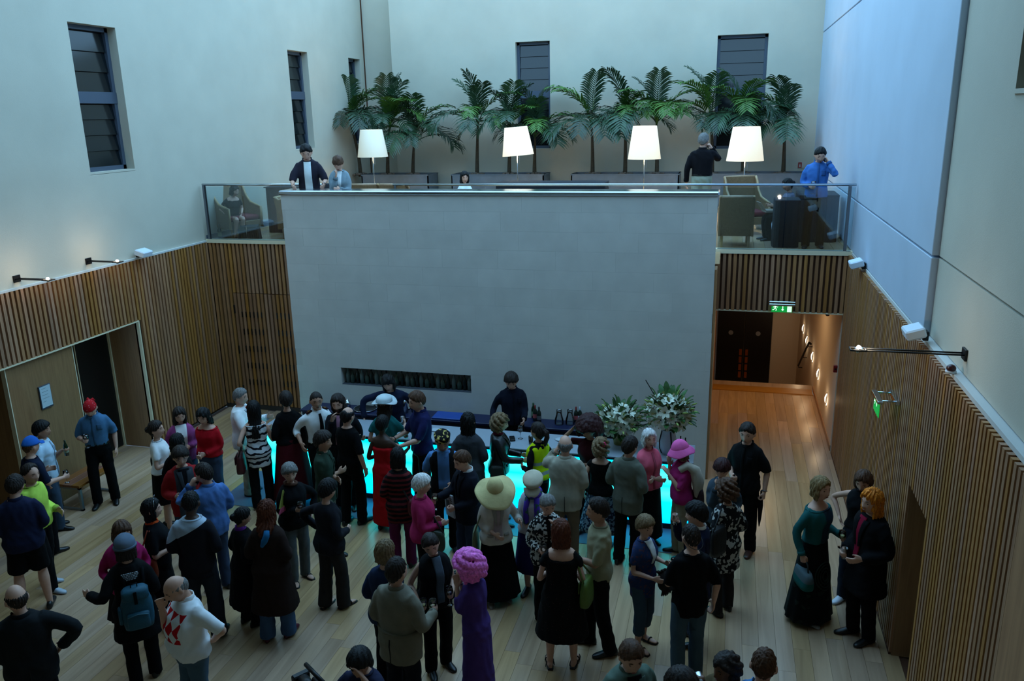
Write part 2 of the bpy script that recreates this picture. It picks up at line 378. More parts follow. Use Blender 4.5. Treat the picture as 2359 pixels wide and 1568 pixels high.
mb=MB(); mb.box((RW,-18,0),(RW+.045,-8.4,3.4)); obj('slat_run',mb,M_slat,wr)
dr=thing('door_3','plain oak doorway recess in right slatted wall','door',kind='structure')
mb=MB(); mb.box((RW+.36,OP[0],0),(RW+.42,OP[1],OP[2])); obj('door_leaf',mb,M_ply,dr)
mb=MB(); mb.box((RW+.02,OP[1]-.012,0),(RW+.40,OP[1],OP[2])); mb.box((RW+.02,OP[0],0),(RW+.40,OP[0]+.012,OP[2])); mb.box((RW+.02,OP[0],OP[2]-.012),(RW+.40,OP[1],OP[2])); obj('door_lining',mb,M_ply,dr)
mb=MB(); mb.box((RW-.003,-18,0),(RW+.05,OP[0],.03)); mb.box((RW-.003,OP[1],0),(RW+.05,0,.03)); obj('baseboard_right',mb,M_back,kind='structure')

# ---- slatted wall under the balcony edge (left of stone wall, right over the corridor)
wu=obj('wall_under_balcony',MB().box((-.05,.05,0),(2.6,.10,3.40)).box((9.55,.05,2.43),(RW+.05,.10,3.40)),M_back,kind='structure')
D0,D1,DZ=aty(540,676,0).x,2.45,2.40
def slat_b(z0,z1,m=None): return MB().box((-SW/2,0,z0),(SW/2,.045,z1)).mesh('slat',[m or M_slat])
me_bf=slat_b(.08,3.38); me_bt=slat_b(DZ+.012,3.38); me_bd=slat_b(.10,DZ,M_door); me_br=slat_b(2.43,3.38)
d1=thing('door_1','slatted oak double door with black slots beside stone wall','door',kind='structure')
x=.045
doorx=[]
while x<2.5:
    if x>D0: link('slat',me_bt,wu,(x,0,0)); link('slat',me_bd,d1,(x,-.004,0)); doorx.append(x)
    else: link('slat',me_bf,wu,(x,0,0))
    x+=PER
mb=MB(); mb.box((D0-.02,.02,.08),(D1,.049,DZ)); obj('door_leaf',mb,mat('dark_oak_door',(.33,.20,.09),.6),d1)
me_slot=MB().box((-.012,-.012,-.055),(.012,.03,.055)).mesh('slot',[M_black])
for z in (1.98,1.63,1.28,.93,.58):
    for k in (1,2,3,4,5,6,10,11,12,13,14):
        if k<len(doorx): link('vent_slot',me_slot,d1,(doorx[k]+PER/2,0,z))
me_h=MB().bbox((-.014,-.02,-.085),(.014,.03,.085),.004).mesh('handle',[M_black])
for z in (2.08,1.25,.42): link('door_hinge',me_h,d1,(D0-.03,0,z))
mb=MB(); mb.box((0,.0,0),(2.4,.05,.09)); obj('baseboard_rear',mb,mat('dark_skirting',(.20,.17,.15),.6),kind='structure')
x=9.66
while x<RW: link('slat',me_br,wu,(x,0,0)); x+=PER
mb=MB(); mb.box((9.6,-.002,2.415),(RW,.05,2.432)); obj('lintel_strip',mb,M_trim,wu)
tr=obj('trim_1',MB().box((-.02,-.015,3.385),(2.62,.14,3.455)),M_trim,kind='structure')
tr2=obj('trim_2',MB().box((9.56,-.015,3.385),(RW+.06,.14,3.455)),M_trim,kind='structure')

# ---- balcony slab and boards
bf=obj('floor_balcony',MB().box((-.05,.10,3.30),(RW+.1,8.0,HB-.012)).box((2.60,YS+.35,3.30),(9.6,.10,HB-.012)),M_back,kind='structure')
x=-.04
k=0
while x<RW+.05:
    L0=.14 if (x<2.5 or x>9.5) else YS+.36
    cut=U(1.0,3.2)
    for a,b in ((L0,cut),(cut+.004,7.95)):
        mb=MB(); mb.box((0,0,-.012),(.176,b-a,.0)); obj('plank',mb,M_floor,bf,loc=(x,a,HB))
    x+=.18
# ---- stone wall of the bar
SX0,SX1,YS=2.559,9.613,-1.5; YK=YS+.34
M_stone=mat('pale_limestone',(.81,.80,.77),.8,bump=.10,bscale=120,var=.055,vscale=2.6,rnd=.025)
M_joint=mat('stone_joint',(.785,.775,.745),.9)
NX0,NX1,NZ0,NZ1=3.406,5.76,1.204,1.505
ws=obj('wall_stone',MB().box((SX0+.004,YS+.0025,0),(NX0-.002,YK,4.46)).box((NX1+.002,YS+.0025,0),(SX1-.004,YK,4.46)).box((NX0-.002,YS+.0025,0),(NX1+.002,YK,NZ0-.004)).box((NX0-.002,YS+.0025,NZ1+.004),(NX1+.002,YK,4.46)).box((NX0-.01,YK-.02,NZ0-.02),(NX1+.01,YK,NZ1+.02)),M_joint,kind='structure')
obj('stone_return',MB().box((SX0+.004,YK,0),(SX0+.3,.05,3.3)).box((SX1-.3,YK,0),(SX1-.004,.06,3.3)),M_joint,ws)
CH=.3005
zc=sorted(set([0.0]+[round(1.505+CH*i,4) for i in range(-4,10)]+[4.46]))
BL=.93
for r,(z0,z1) in enumerate(zip(zc,zc[1:])):
    if z1-z0<.02: continue
    off=(0 if r%2 else BL/2)+.12*((r*37)%5-2)/2
    x=SX0-off
    while x<SX1:
        a,b=max(x,SX0),min(x+BL,SX1); x+=BL
        if b-a<.03: continue
        segs=[(a,b)]
        if abs(z0-NZ0)<.02:
            segs=[(a,min(b,NX0)),(max(a,NX1),b)]
        for p,q in segs:
            if q-p<.02: continue
            mb=MB(); mb.bbox((p+.0007,YS,z0+.0007),(q-.0007,YS+.03,z1-.0007),.0008); obj('stone_block',mb,M_stone,ws)
obj('coping',MB().bbox((SX0-.02,YS-.03,4.462),(SX1+.02,YK+.04,4.53),.018),mat('steel_coping',(.75,.77,.80),.18,1),ws)
obj('niche_shelf',MB().box((NX0,YS+.0,NZ0-.003),(NX1,YK-.02,NZ0+.004)),mat('dark_slate',(.28,.30,.33),.6),ws)
mb=MB(); mb.box((SX1,YS+.02,0),(SX1+.035,.05,3.38)); obj('trim_3',mb,wood('oak_trim',(.62,.43,.22),(.72,.53,.30),2),kind='structure')
# ---- corridor under the balcony
co=obj('wall_corridor',MB().box((RW,.10,-1.6),(RW+.1,7.2,2.5)).box((11.0,7.2,-1.6),(RW+.1,7.3,2.5)).box((9.5,7.2,.80),(11.0,7.3,2.5)).box((9.5,7.22,-1.6),(11.05,7.3,.85)),M_warm,kind='structure')
obj('wall_corridor_left',MB().box((9.50,.05,-1.6),(9.63,7.2,2.5)),wood('oak_panel_warm',(.58,.42,.24),(.68,.5,.3),2),kind='structure')
obj('ceiling',MB().box((9.5,.06,2.43),(RW+.1,7.3,2.5)),M_warm,kind='structure')
d=thing('door_4','black double doors with brass pulls at the end of corridor','door',kind='structure')
for a,b,s in ((9.66,10.325,1),(10.335,10.99,-1)):
    mb=MB(); mb.bbox((a,7.15,-1.35),(b,7.2,.78),.004); lf=obj('door_leaf',mb,M_dark,d)
    xx=b-.07 if s>0 else a+.07
    for z0 in (-.42,-.62,-.82,-1.02): obj('door_pull',MB().bbox((xx-.035,7.10,z0),(xx+.035,7.13,z0+.16),.004),mat('brass_pull',(.85,.50,.20),.3,1),d)
    mb=MB(); mb.tube([((a+b)/2,7.145,.16),((a+b)/2,7.151,.16)],.06,14); obj('round_sign',mb,mat('door_disc',(.55,.56,.58),.5),d)
obj('stairs',MB().box((9.63,3.35,-.17),(RW,3.65,-.001)).box((9.63,3.65,-.34),(RW,3.95,-.17)).box((9.63,3.95,-.51),(RW,4.25,-.34)).box((9.63,4.25,-.68),(RW,4.55,-.51)).box((9.63,4.55,-.85),(RW,4.85,-.68)).box((9.63,4.85,-1.02),(RW,5.15,-.85)).box((9.63,5.15,-1.19),(RW,5.45,-1.02)).box((9.63,5.45,-1.36),(RW,7.2,-1.19)),M_floor,kind='structure',label='wooden stairs going down behind corridor edge',cat='stairs')
obj('trim_4',MB().bbox((9.63,3.0,0),(RW-.02,3.34,.012),.003).box((9.63,2.985,0),(RW-.02,3.0,.016)),wood('oak_nosing',(.60,.40,.20),(.70,.48,.26),0),kind='structure')
obj('baseboard_corridor',MB().box((RW-.014,.1,0),(RW,3.3,.10)),wood('oak_trim',(.62,.43,.22),(.72,.53,.30),2),kind='structure')
# ---- floor: single boards running into the room
fl=obj('floor',MB().box((-.85,-18,-.05),(RW+.45,3.0,-.014)),M_back,kind='structure')
cands=[]
x=-.85; 
while x<RW+.02:
    y=-11.0+U(-1.4,0); ymax=3.0 if 9.55<x<RW else 0.0
    if x<-.05: ymax=-2.2
    while y<ymax:
        l=U(1.5,3.3); b=min(y+l,ymax)
        if b-y>.05:
            cs=[proj((x+.09*i,y+(b-y)*t,0)) for i in (0,2) for t in (0,.5,1)]
            ins=[c for c in cs if c[2]>1 and -40<c[0]<2400 and 600<c[1]<1700]
            area=(b-y)/max(.5,cs[2][2])**2 if ins else 0
            cands.append((area,x,y,b))
        y=b
    x+=.18
cands.sort(key=lambda c:-c[0])
me_cache={}
for i,(a,x,y,b) in enumerate(cands[:300]):
    key=round(b-y,1)
    mb=MB(); mb.box((.0012,0,-.014),(.1788,b-y-.002,0)); obj('plank',mb,M_floor,fl,loc=(x,y,0))
mb=MB()
for a,x,y,b in cands[300:]: mb.box((x+.0012,y,-.014),(x+.1788,b-.002,0))
mb.box((-.85,-18,-.014),(RW,-12.45,0))
obj('further_planks',mb,M_floor,fl,kind='stuff')
# dark slate strip around the bar
obj('trim_5',MB().bbox((2.35,-3.9,0),(9.25,-3.24,.006),.002).bbox((2.35,-3.24,0),(2.92,-2.7,.006),.002),mat('blue_slate',(.36,.42,.50),.3),kind='structure')
# ---- unseen wall behind the camera, added to keep out low sky light
obj('wall_front',MB().box((-.9,-18.1,0),(RW+.5,-18,TOPZ)),M_cream,kind='structure')
obj('ceiling_unseen',MB().box((-.9,-18.1,TOPZ),(RW+.5,-6.5,TOPZ+.2)),M_cream,kind='structure')  # unseen slab, added overhead to darken the nearer walls
# ---- glass balustrades
M_gl=glass('balustrade_glass',(.80,.90,.93),.10)
def balustrade(label, x0,x1, post_x, rail_x0):
    b=thing('glass_balustrade',label,'balustrade',((x0+x1)/2,.03,HB))
    ox=(x0+x1)/2
    n=max(1,int(round((x1-x0)/1.0)))
    for i in range(n):
        a=x0+(x1-x0)*i/n+.006; c=x0+(x1-x0)*(i+1)/n-.006
        obj('glass_pane',MB().box((a-ox,-.006,.03),(c-ox,.006,1.05)),M_gl,b)
    for px in post_x: obj('post',MB().bbox((px-ox-.022,-.03,-.0),(px-ox+.022,.03,1.07),.004),mat('post_steel',(.45,.47,.50),.35,.8),b)
    mb=MB(); mb.tube([(rail_x0-ox,0,1.085),(x1-ox,0,1.085)],.022,10); obj('handrail',mb,M_steel,b,smooth=True)
    obj('base_channel',MB().box((x0-ox,-.03,-.0),(x1-ox,.03,.045)),mat('post_steel',(.45,.47,.50),.35,.8),b)
    return b
balustrade('glass balustrade with dark end post beside the seated woman',.02,2.55,[.05],.02)
br=balustrade('long steel handrail and glass balustrade over the corridor',9.62,RW+.03,[RW-.06],aty(905,420,.03).x)
xr=aty(910,424,.03).x-(9.62+RW+.03)/2
obj('post',MB().bbox((xr-.02,-.02,0),(xr+.02,.02,1.07),.004),MATS['post_steel'],br)
# ================================================================== PEOPLE ENGINE
JOBS=[]   # (object, noise kind)
def remesh_job(name, mb, m, parent, voxel, dec=None, noise=0, smooth=6, label=None):
    me=mb.mesh(name,[m]); o=link(name,me,parent,label=label)
    r=o.modifiers.new('r','REMESH'); r.mode='VOXEL'; r.voxel_size=voxel; r.use_smooth_shade=True
    if smooth: sm=o.modifiers.new('s','SMOOTH'); sm.factor=.5; sm.iterations=smooth
    if dec: d=o.modifiers.new('d','DECIMATE'); d.ratio=dec
    JOBS.append((o,noise)); return o
def bake_jobs():
    dg=bpy.context.evaluated_depsgraph_get(); dg.update()
    out=[]
    for o,noise in JOBS:
        me=bpy.data.meshes.new_from_object(o.evaluated_get(dg)); out.append(me)
    for (o,noise),me in zip(JOBS,out):
        old=o.data; o.modifiers.clear(); m=old.materials[0]; o.data=me
        if not me.materials: me.materials.append(m)
        bpy.data.meshes.remove(old)
        n=len(me.vertices)
        if noise and n:
            co=np.empty(n*3); me.vertices.foreach_get('co',co); co=co.reshape(-1,3)
            no=np.empty(n*3); me.vertex_normals.foreach_get('vector',no); no=no.reshape(-1,3)
            ph=random.random()*10; x,y,z=co.T
            if noise>0:   # cloth folds
                w=.6*np.sin(x*9+y*7+ph)+.5*np.sin(z*11+ph*1.7); d=1.5*np.sin(z*19+x*27+w*4+ph)*np.sin(y*26-x*17+ph*2+w*2)+.8*np.sin(z*33+w*7+x*46+y*31+ph*3)*np.sin(x*21+z*13+ph)+.8*np.sin(x*52-y*49+z*12+w*5+ph)*np.sin(z*9+ph*4)
            else:         # hair locks
                a=np.arctan2(x,y); d=np.sin(a*19+np.sin(z*34+ph)*1.8+ph)+.7*np.sin(a*41+z*30+ph*2)+.6*np.sin(a*9+z*60+ph)
            co+=no*(abs(noise)*d)[:,None]
            me.vertices.foreach_set('co',co.ravel())
        me.polygons.foreach_set('use_smooth',np.ones(len(me.polygons),dtype=bool)); me.update()

def catmull(pts, vals, n=4):
    P=[Vector(p) for p in pts]; out=[]; ov=[]
    for i in range(len(P)-1):
        p0=P[max(i-1,0)];p1=P[i];p2=P[i+1];p3=P[min(i+2,len(P)-1)]
        for k in range(n):
            t=k/n; out.append(.5*((2*p1)+(p2-p0)*t+(2*p0-5*p1+4*p2-p3)*t*t+(3*p1-p0-3*p2+p3)*t**3)); ov.append(vals[i]*(1-t)+vals[i+1]*t)
    out.append(P[-1]); ov.append(vals[-1]); return out,ov
def limb(mb, pts, rads, seg=10, n=4):
    p,r=catmull(pts,rads,n); mb.tube(p,r,seg)

TORSO={'m':[(.84,.130,.092,0),(.94,.160,.108,-.005),(1.05,.144,.102,.0),(1.17,.150,.107,.0),(1.30,.166,.114,.0),(1.39,.170,.100,-.008),(1.435,.135,.080,-.012),(1.47,.085,.066,-.008),(1.49,.060,.058,-.004)],
       'f':[(.84,.140,.100,-.005),(.94,.176,.122,-.010),(1.06,.132,.096,.0),(1.17,.138,.102,.005),(1.28,.156,.126,.018),(1.37,.160,.104,.004),(1.42,.130,.080,-.008),(1.455,.075,.060,-.006),(1.48,.052,.050,-.004)]}
def sm(t): t=max(0,min(1,t)); return t*t*(3-2*t)

def head_grid(nt=30,npf=40):
    V=[]
    for i in range(nt+1):
        th=pi*(i+.15)/(nt+.3)
        for j in range(npf):
            ph=2*pi*j/npf-pi
            x=.077*sin(th)*sin(ph); y=.098*sin(th)*cos(ph); z=.118*cos(th)
            t=max(0,-z/.118)
            x*=1-.30*t**1.6
            if y>0: y*=1-.10*t*t
            else: y*=1-.45*t**1.2; x*=1-.12*t
            if y>0:
                g=lambda a,b: math.exp(-(a/b)**2)
                y+=.024*g(x,.012)*g(z+.028,.017)+.008*g(x,.010)*g(z-.002,.02)
                y-=.011*g(abs(x)-.031,.016)*g(z-.010,.012)
                y+=.004*g(z-.034,.010)*g(x,.06)+.006*g(x,.022)*g(z+.062,.011)+.010*g(x,.024)*g(z+.098,.016)
                y+=.004*g(abs(x)-.04,.02)*g(z+.028,.02)
            V.append((x,y,z,th,ph))
    return V,nt,npf
HG=head_grid()
def grid_mesh(mb,vs,nt,npf):
    mb.loft([[vs[i*npf+j] for j in range(npf)] for i in range(nt+1)])
HEAD_V=[Vector(v[:3]) for v in HG[0]]
def front_y(x,z): return min(HEAD_V,key=lambda v:(v.x-x)**2+(v.z-z)**2+(0 if v.y>0 else 1)).y
EY=front_y(.031,.010); MY=front_y(0,-.062); BY=front_y(.031,.032)
ME_eye=MB().ball((0,0,0),(.012,.006,.0065),8,6).mesh('eye',[mat('eye_dark',(.10,.08,.07),.2)],True)
ME_mouth=MB().ball((0,0,0),(.021,.006,.006),10,5).mesh('mouth',[mat('lips',(.50,.27,.25),.5)],True)

SKIN={'fair':(.80,.61,.52),'tan':(.70,.51,.41),'brown':(.45,.30,.22),'dark':(.27,.17,.12)}
HAIRC={'black':(.035,.03,.03),'dark':(.15,.11,.09),'brown':(.31,.20,.13),'red':(.36,.17,.09),'blond':(.52,.42,.27),'sandy':(.45,.36,.25),'grey':(.45,.44,.43),'white':(.85,.84,.83),'pink':(.95,.45,.80),'orange':(.85,.48,.10),'darkred':(.20,.07,.07)}
def skin(k): return mat('skin_'+k,SKIN[k],.55,bump=.04,bscale=80,var=.05,vscale=20)
def hairm(k): return mat('hair_'+k,HAIRC[k],.62,bump=.6,bscale=60,var=.35,vscale=45,spec=.3)

def make_hair(style, col, parent, Hm, kw):
    mb=MB(); V,nt,npf=HG
    zf,zs,zb,th=.066,-.005,-.075,.014
    top=None; bald=0
    st=style.split('+')
    s0=st[0]
    if s0=='shaved': th=.004
    if s0=='bald': th=.005; bald=2
    if s0=='balding': th=.010; bald=1
    if s0 in('bob','long','wavy','pony','bun'): th=.016; zs=-.03; zb=-.10
    if s0=='full': th=.026; zf=.05
    if s0=='receding': zf=.100; zs=.01
    if 'fringe' in st: zf=.030
    if s0 in('curly','afro','wig'): th=.012
    vs=[]
    for x,y,z,t,ph in V:
        c=cos(ph); zt=zf*c+zs*(1-c) if c>0 else zb*(-c)+zs*(1+c)
        if abs(abs(ph)-1.45)<.22 and z<.02 and s0 not in('bob','long','wavy'): zt=max(zt,.0)
        k=sm((z-zt)/.022+.3)
        if bald==2: k*=1-sm((z-.03)/.02)
        if bald==1: k*=1-sm((z-.055)/.02)*sm((y+.075)/.03)
        tt=th*(1+.35*sm(z/.1))*k-.009*(1-k)
        if kw.get('hatted') and z>.0: tt=min(tt,.010*(1-sm(z/.05))-.004)
        n=Vector((x/.077**2,y/.098**2,z/.118**2)).normalized()
        vs.append(Vector((x,y,z))+n*tt)
    grid_mesh(mb,vs,nt,npf)
    voxel=.009; noise=-.0030
    if s0 in('bob','long','wavy'):
        L=kw.get('hairlen',{'bob':.12,'long':.36,'wavy':.20}[s0]); n=7
        rings=[]
        for i in range(n+1):
            u=i/n; z=.07-u*(L+.07)
            yc=-.035-(.05*sm((u-.4)/.4) if L>.22 else 0.0); hx=.070+.025*sm(u*1.6)-(.03*sm((u-.6)/.4) if L>.22 else 0); hy=.062-.012*u
            rings.append([(hx*cos(2*pi*j/18),yc+hy*sin(2*pi*j/18),z) for j in range(18)])
        mb.loft(rings)
        for sx in (-1,1): mb.ball((sx*.073,.012,-.035 if L<.2 else -.06),(.022,.042,.085 if L<.2 else .11),10,8)
        noise=-.004
        if s0=='wavy': noise=-.007
    if s0=='pony':
        mb.tube([(0,-.10,.05),(0,-.135,.03),(0,-.15,-.04),(0,-.13,-.12),(0,-.12,-.18)],[.028,.035,.036,.03,.012],10)
    if s0=='bun': mb.ball((0,-.115,.01),(.045,.04,.045),12,8)
    if s0 in('curly','afro','wig'):
        R={'curly':.032,'afro':.085,'wig':.060}[s0]*kw.get('vol',1); n={'curly':130,'afro':330,'wig':260}[s0]
        low=kw.get('low',-.09)
        rr={'curly':.022,'afro':.030,'wig':.025}[s0]
        k=0; i=0
        while k<n and i<n*4:
            i+=1; z=1-2*((i*.61803)%1.0); a=2*pi*((i*.7548777)%1.0)
            q=sqrt(max(0,1-z*z)); d=Vector((q*sin(a),q*cos(a),z))
            p=Vector((d.x*(.077+R),d.y*(.095+R)-.010,d.z*(.110+R)))
            if p.z<low: continue
            if d.y>.35 and p.z<.055: continue
            mb.ball(p,rr*U(.8,1.15),7,5); k+=1
        noise=0 if s0!='afro' else -.002
    vsn=[Hm@Vector(v) for v in mb.v]; mb.v=[tuple(v) for v in vsn]
    nm={'wig':'wig'}.get(s0,'hair')
    return remesh_job(nm,mb,hairm(col),parent,voxel if s0!='wig' else .0095,None,noise,smooth=1 if s0 in('curly','afro','wig') else 4)

def xform(mb,M): mb.v=[tuple(M@Vector(v)) for v in mb.v]; return mb
def dome(mb,a,b,c,z0,off=(0,0,0),seg=24,rg=9,squash=None):
    """cap dome in head space from z0 up"""
    rings=[]
    for i in range(rg+1):
        t=i/rg; z=z0+(c-z0)*sin(t*pi/2*.98); q=sqrt(max(1e-4,1-(max(0,z)/c)**2)) if z>0 else 1.0
        if squash: q=min(1,q*squash)
        rings.append([(off[0]+a*q*cos(2*pi*j/seg),off[1]+b*q*sin(2*pi*j/seg),off[2]+z) for j in range(seg)])
    mb.loft(rings)
def make_hat(kind, parent, Hm):
    if kind=='cap':
        mb=MB(); dome(mb,.092,.112,.142,.030); obj('cap',xform(mb,Hm),fabric((.13,.34,.64)),parent,True)
        mb=MB(); rings=[]
        for i in range(7):
            u=i/6; y=.085+.085*u; w=.078*sqrt(max(.02,1-(u*.96)**2))+.004; z=.040-.012*u
            rings.append([(-w,y,z-.012),(0,y,z+.006),(w,y,z-.012),(w,y,z-.017),(0,y,z+.001),(-w,y,z-.017)])
        mb.loft(rings); obj('cap_peak',xform(mb,Hm),fabric((.13,.34,.64)),parent,True)
    if kind=='greycap':
        mb=MB(); dome(mb,.098,.118,.140,.012,squash=1.12); obj('cap',xform(mb,Hm),fabric((.33,.38,.44)),parent,True)
        mb=MB(); mb.lathe([(.094,-.0),(.108,.0),(.110,.018),(.098,.026)],24); mb.v=[(v[0],v[1]*1.15,v[2]) for v in mb.v]; obj('cap_band',xform(mb,Hm),fabric((.30,.35,.41)),parent,True)
    if kind=='flatcap':
        mb=MB(); dome(mb,.122,.135,.128,.045,squash=1.35,off=(0,-.008,0)); obj('cap',xform(mb,Hm),fabric((.66,.62,.54)),parent,True)
        mb=MB(); rings=[]
        for i in range(6):
            u=i/5; y=.095+.105*u; w=.098*sqrt(max(.02,1-(u*.95)**2))+.004; z=.042-.050*u
            rings.append([(-w,y,z-.012),(0,y,z+.004),(w,y,z-.012),(w,y,z-.017),(0,y,z-.001),(-w,y,z-.017)])
        mb.loft(rings); mb.lathe([(.090,.025),(.100,.025),(.102,.045),(.094,.05)],24); obj('cap_peak',xform(mb,Hm),fabric((.58,.54,.47)),parent,True)
    if kind=='bandana':
        mb=MB(); dome(mb,.088,.109,.136,.030); obj('bandana',xform(mb,Hm),pattern('bandana','spots',(.72,.10,.13),(.85,.75,.76),38,.16),parent,True)
        mb=MB(); mb.tube([(0,-.10,.05),(.03,-.125,.06),(.055,-.135,.03)],[.012,.02,.008],8); mb.tube([(0,-.10,.05),(-.03,-.12,.05),(-.05,-.13,.01)],[.012,.02,.008],8); mb.ball((0,-.105,.05),.018,8,6); obj('bandana_knot',xform(mb,Hm),MATS['bandana'],parent,True)
    if kind in('sunhat','bucket','pinkhat'):
        col={'sunhat':(.72,.66,.47),'bucket':(.66,.70,.71),'pinkhat':(.82,.36,.60)}[kind]
        mb=MB(); dome(mb,.104,.122,.165 if kind=='sunhat' else .150 if kind!='bucket' else .135,.030,squash=1.0 if kind!='bucket' else 1.35); obj('hat_crown',xform(mb,Hm),fabric(col),parent,True)
        W_,dr={'sunhat':(.240,.085),'bucket':(.165,.0),'pinkhat':(.160,.075)}[kind]
        mb=MB(); rings=[]
        for i in range(7):
            u=i/6; ring=[]
            for j in range(40):
                a=2*pi*j/40; r0=.098; rr=r0+(W_-r0)*u; wav=(.034*sin(2*a+.9)*u*u+.012*sin(5*a)*u*u if kind=='sunhat' else (.030*cos(2*a)*u*u*-1 if kind=='bucket' else .010*sin(4*a)*u))
                ring.append((rr*cos(a),rr*1.12*sin(a),.045-dr*u**1.2+wav))
            rings.append(ring)
        r2=[[(x,y,z-.004) for x,y,z in r] for r in rings[::-1]]
        mb.loft(rings+r2,cap=False); obj('hat_brim',xform(mb,Hm),fabric(tuple(.96*x for x in col)),parent,True)
        if kind=='bucket':
            mb=MB(); mb.tube([(.10*cos(a),.118*sin(a),.05) for a in [2*pi*k/24 for k in range(25)]],.008,6); obj('hat_band',xform(mb,Hm),fabric((.5,.55,.56)),parent,True)
    if kind=='tubeteika':
        mb=MB(); rings=[]
        for z,w in ((.045,.089),(.075,.093),(.105,.092),(.112,.080),(.130,.04),(.138,.004)):
            ring=[]
            for j in range(32):
                a=2*pi*j/32; q=1+.07*abs(cos(2*a))*(1 if z>.1 else .3)
                ring.append((w*q*cos(a),w*1.15*q*sin(a),z))
            rings.append(ring)
        mb.loft(rings); obj('embroidered_cap',xform(mb,Hm),pattern('embroidery','blotch',(.03,.035,.04),(.75,.66,.36),26,.58),parent,True)
    if kind=='headphones':
        mb=MB(); mb.tube([(.092*sin(a),-.01,.03+.10*cos(a)) for a in [RAD(x) for x in range(-95,96,12)]],.012,8); obj('headband',xform(mb,Hm),M_black,parent,True)
        for sx in (-1,1):
            mb=MB(); mb.ball((sx*.092,-.01,.0),(.022,.038,.045),12,8); obj('ear_cup',xform(mb,Hm),M_black,parent,True)
    if kind=='tiara':
        mb=MB(); mb.tube([(.085*sin(a),.03+.01*cos(a),.05+.085*cos(a)) for a in [RAD(x) for x in range(-80,81,10)]],.004,6); 
        for x in (-30,0,30): mb.tube([(.085*sin(RAD(x)),.04,.05+.085*cos(RAD(x))),(.095*sin(RAD(x)),.045,.075+.09*cos(RAD(x)))],.004,6)
        obj('tiara',xform(mb,Hm),M_steel,parent,True)
    if kind=='flower':
        mb=MB()
        for k in range(6): a=2*pi*k/6; mb.ball((.055+.022*cos(a),-.085,.085+.022*sin(a)),(.018,.012,.014),8,6)
        obj('hair_flower',xform(mb,Hm),fabric((.80,.22,.42)),parent,True)
    if kind=='glasses':
        mb=MB()
        for sx in (-1,1): mb.tube([(sx*.032+.021*cos(a),EY+.016,.008+.015*sin(a)) for a in [2*pi*k/14 for k in range(15)]],.0022,5); mb.tube([(sx*.053,EY+.014,.012),(sx*.080,.0,.012)],.002,5)
        mb.tube([(-.011,EY+.018,.012),(.011,EY+.018,.012)],.002,5); obj('glasses',xform(mb,Hm),mat('wire_rim',(.35,.36,.38),.3,.8),parent,True)

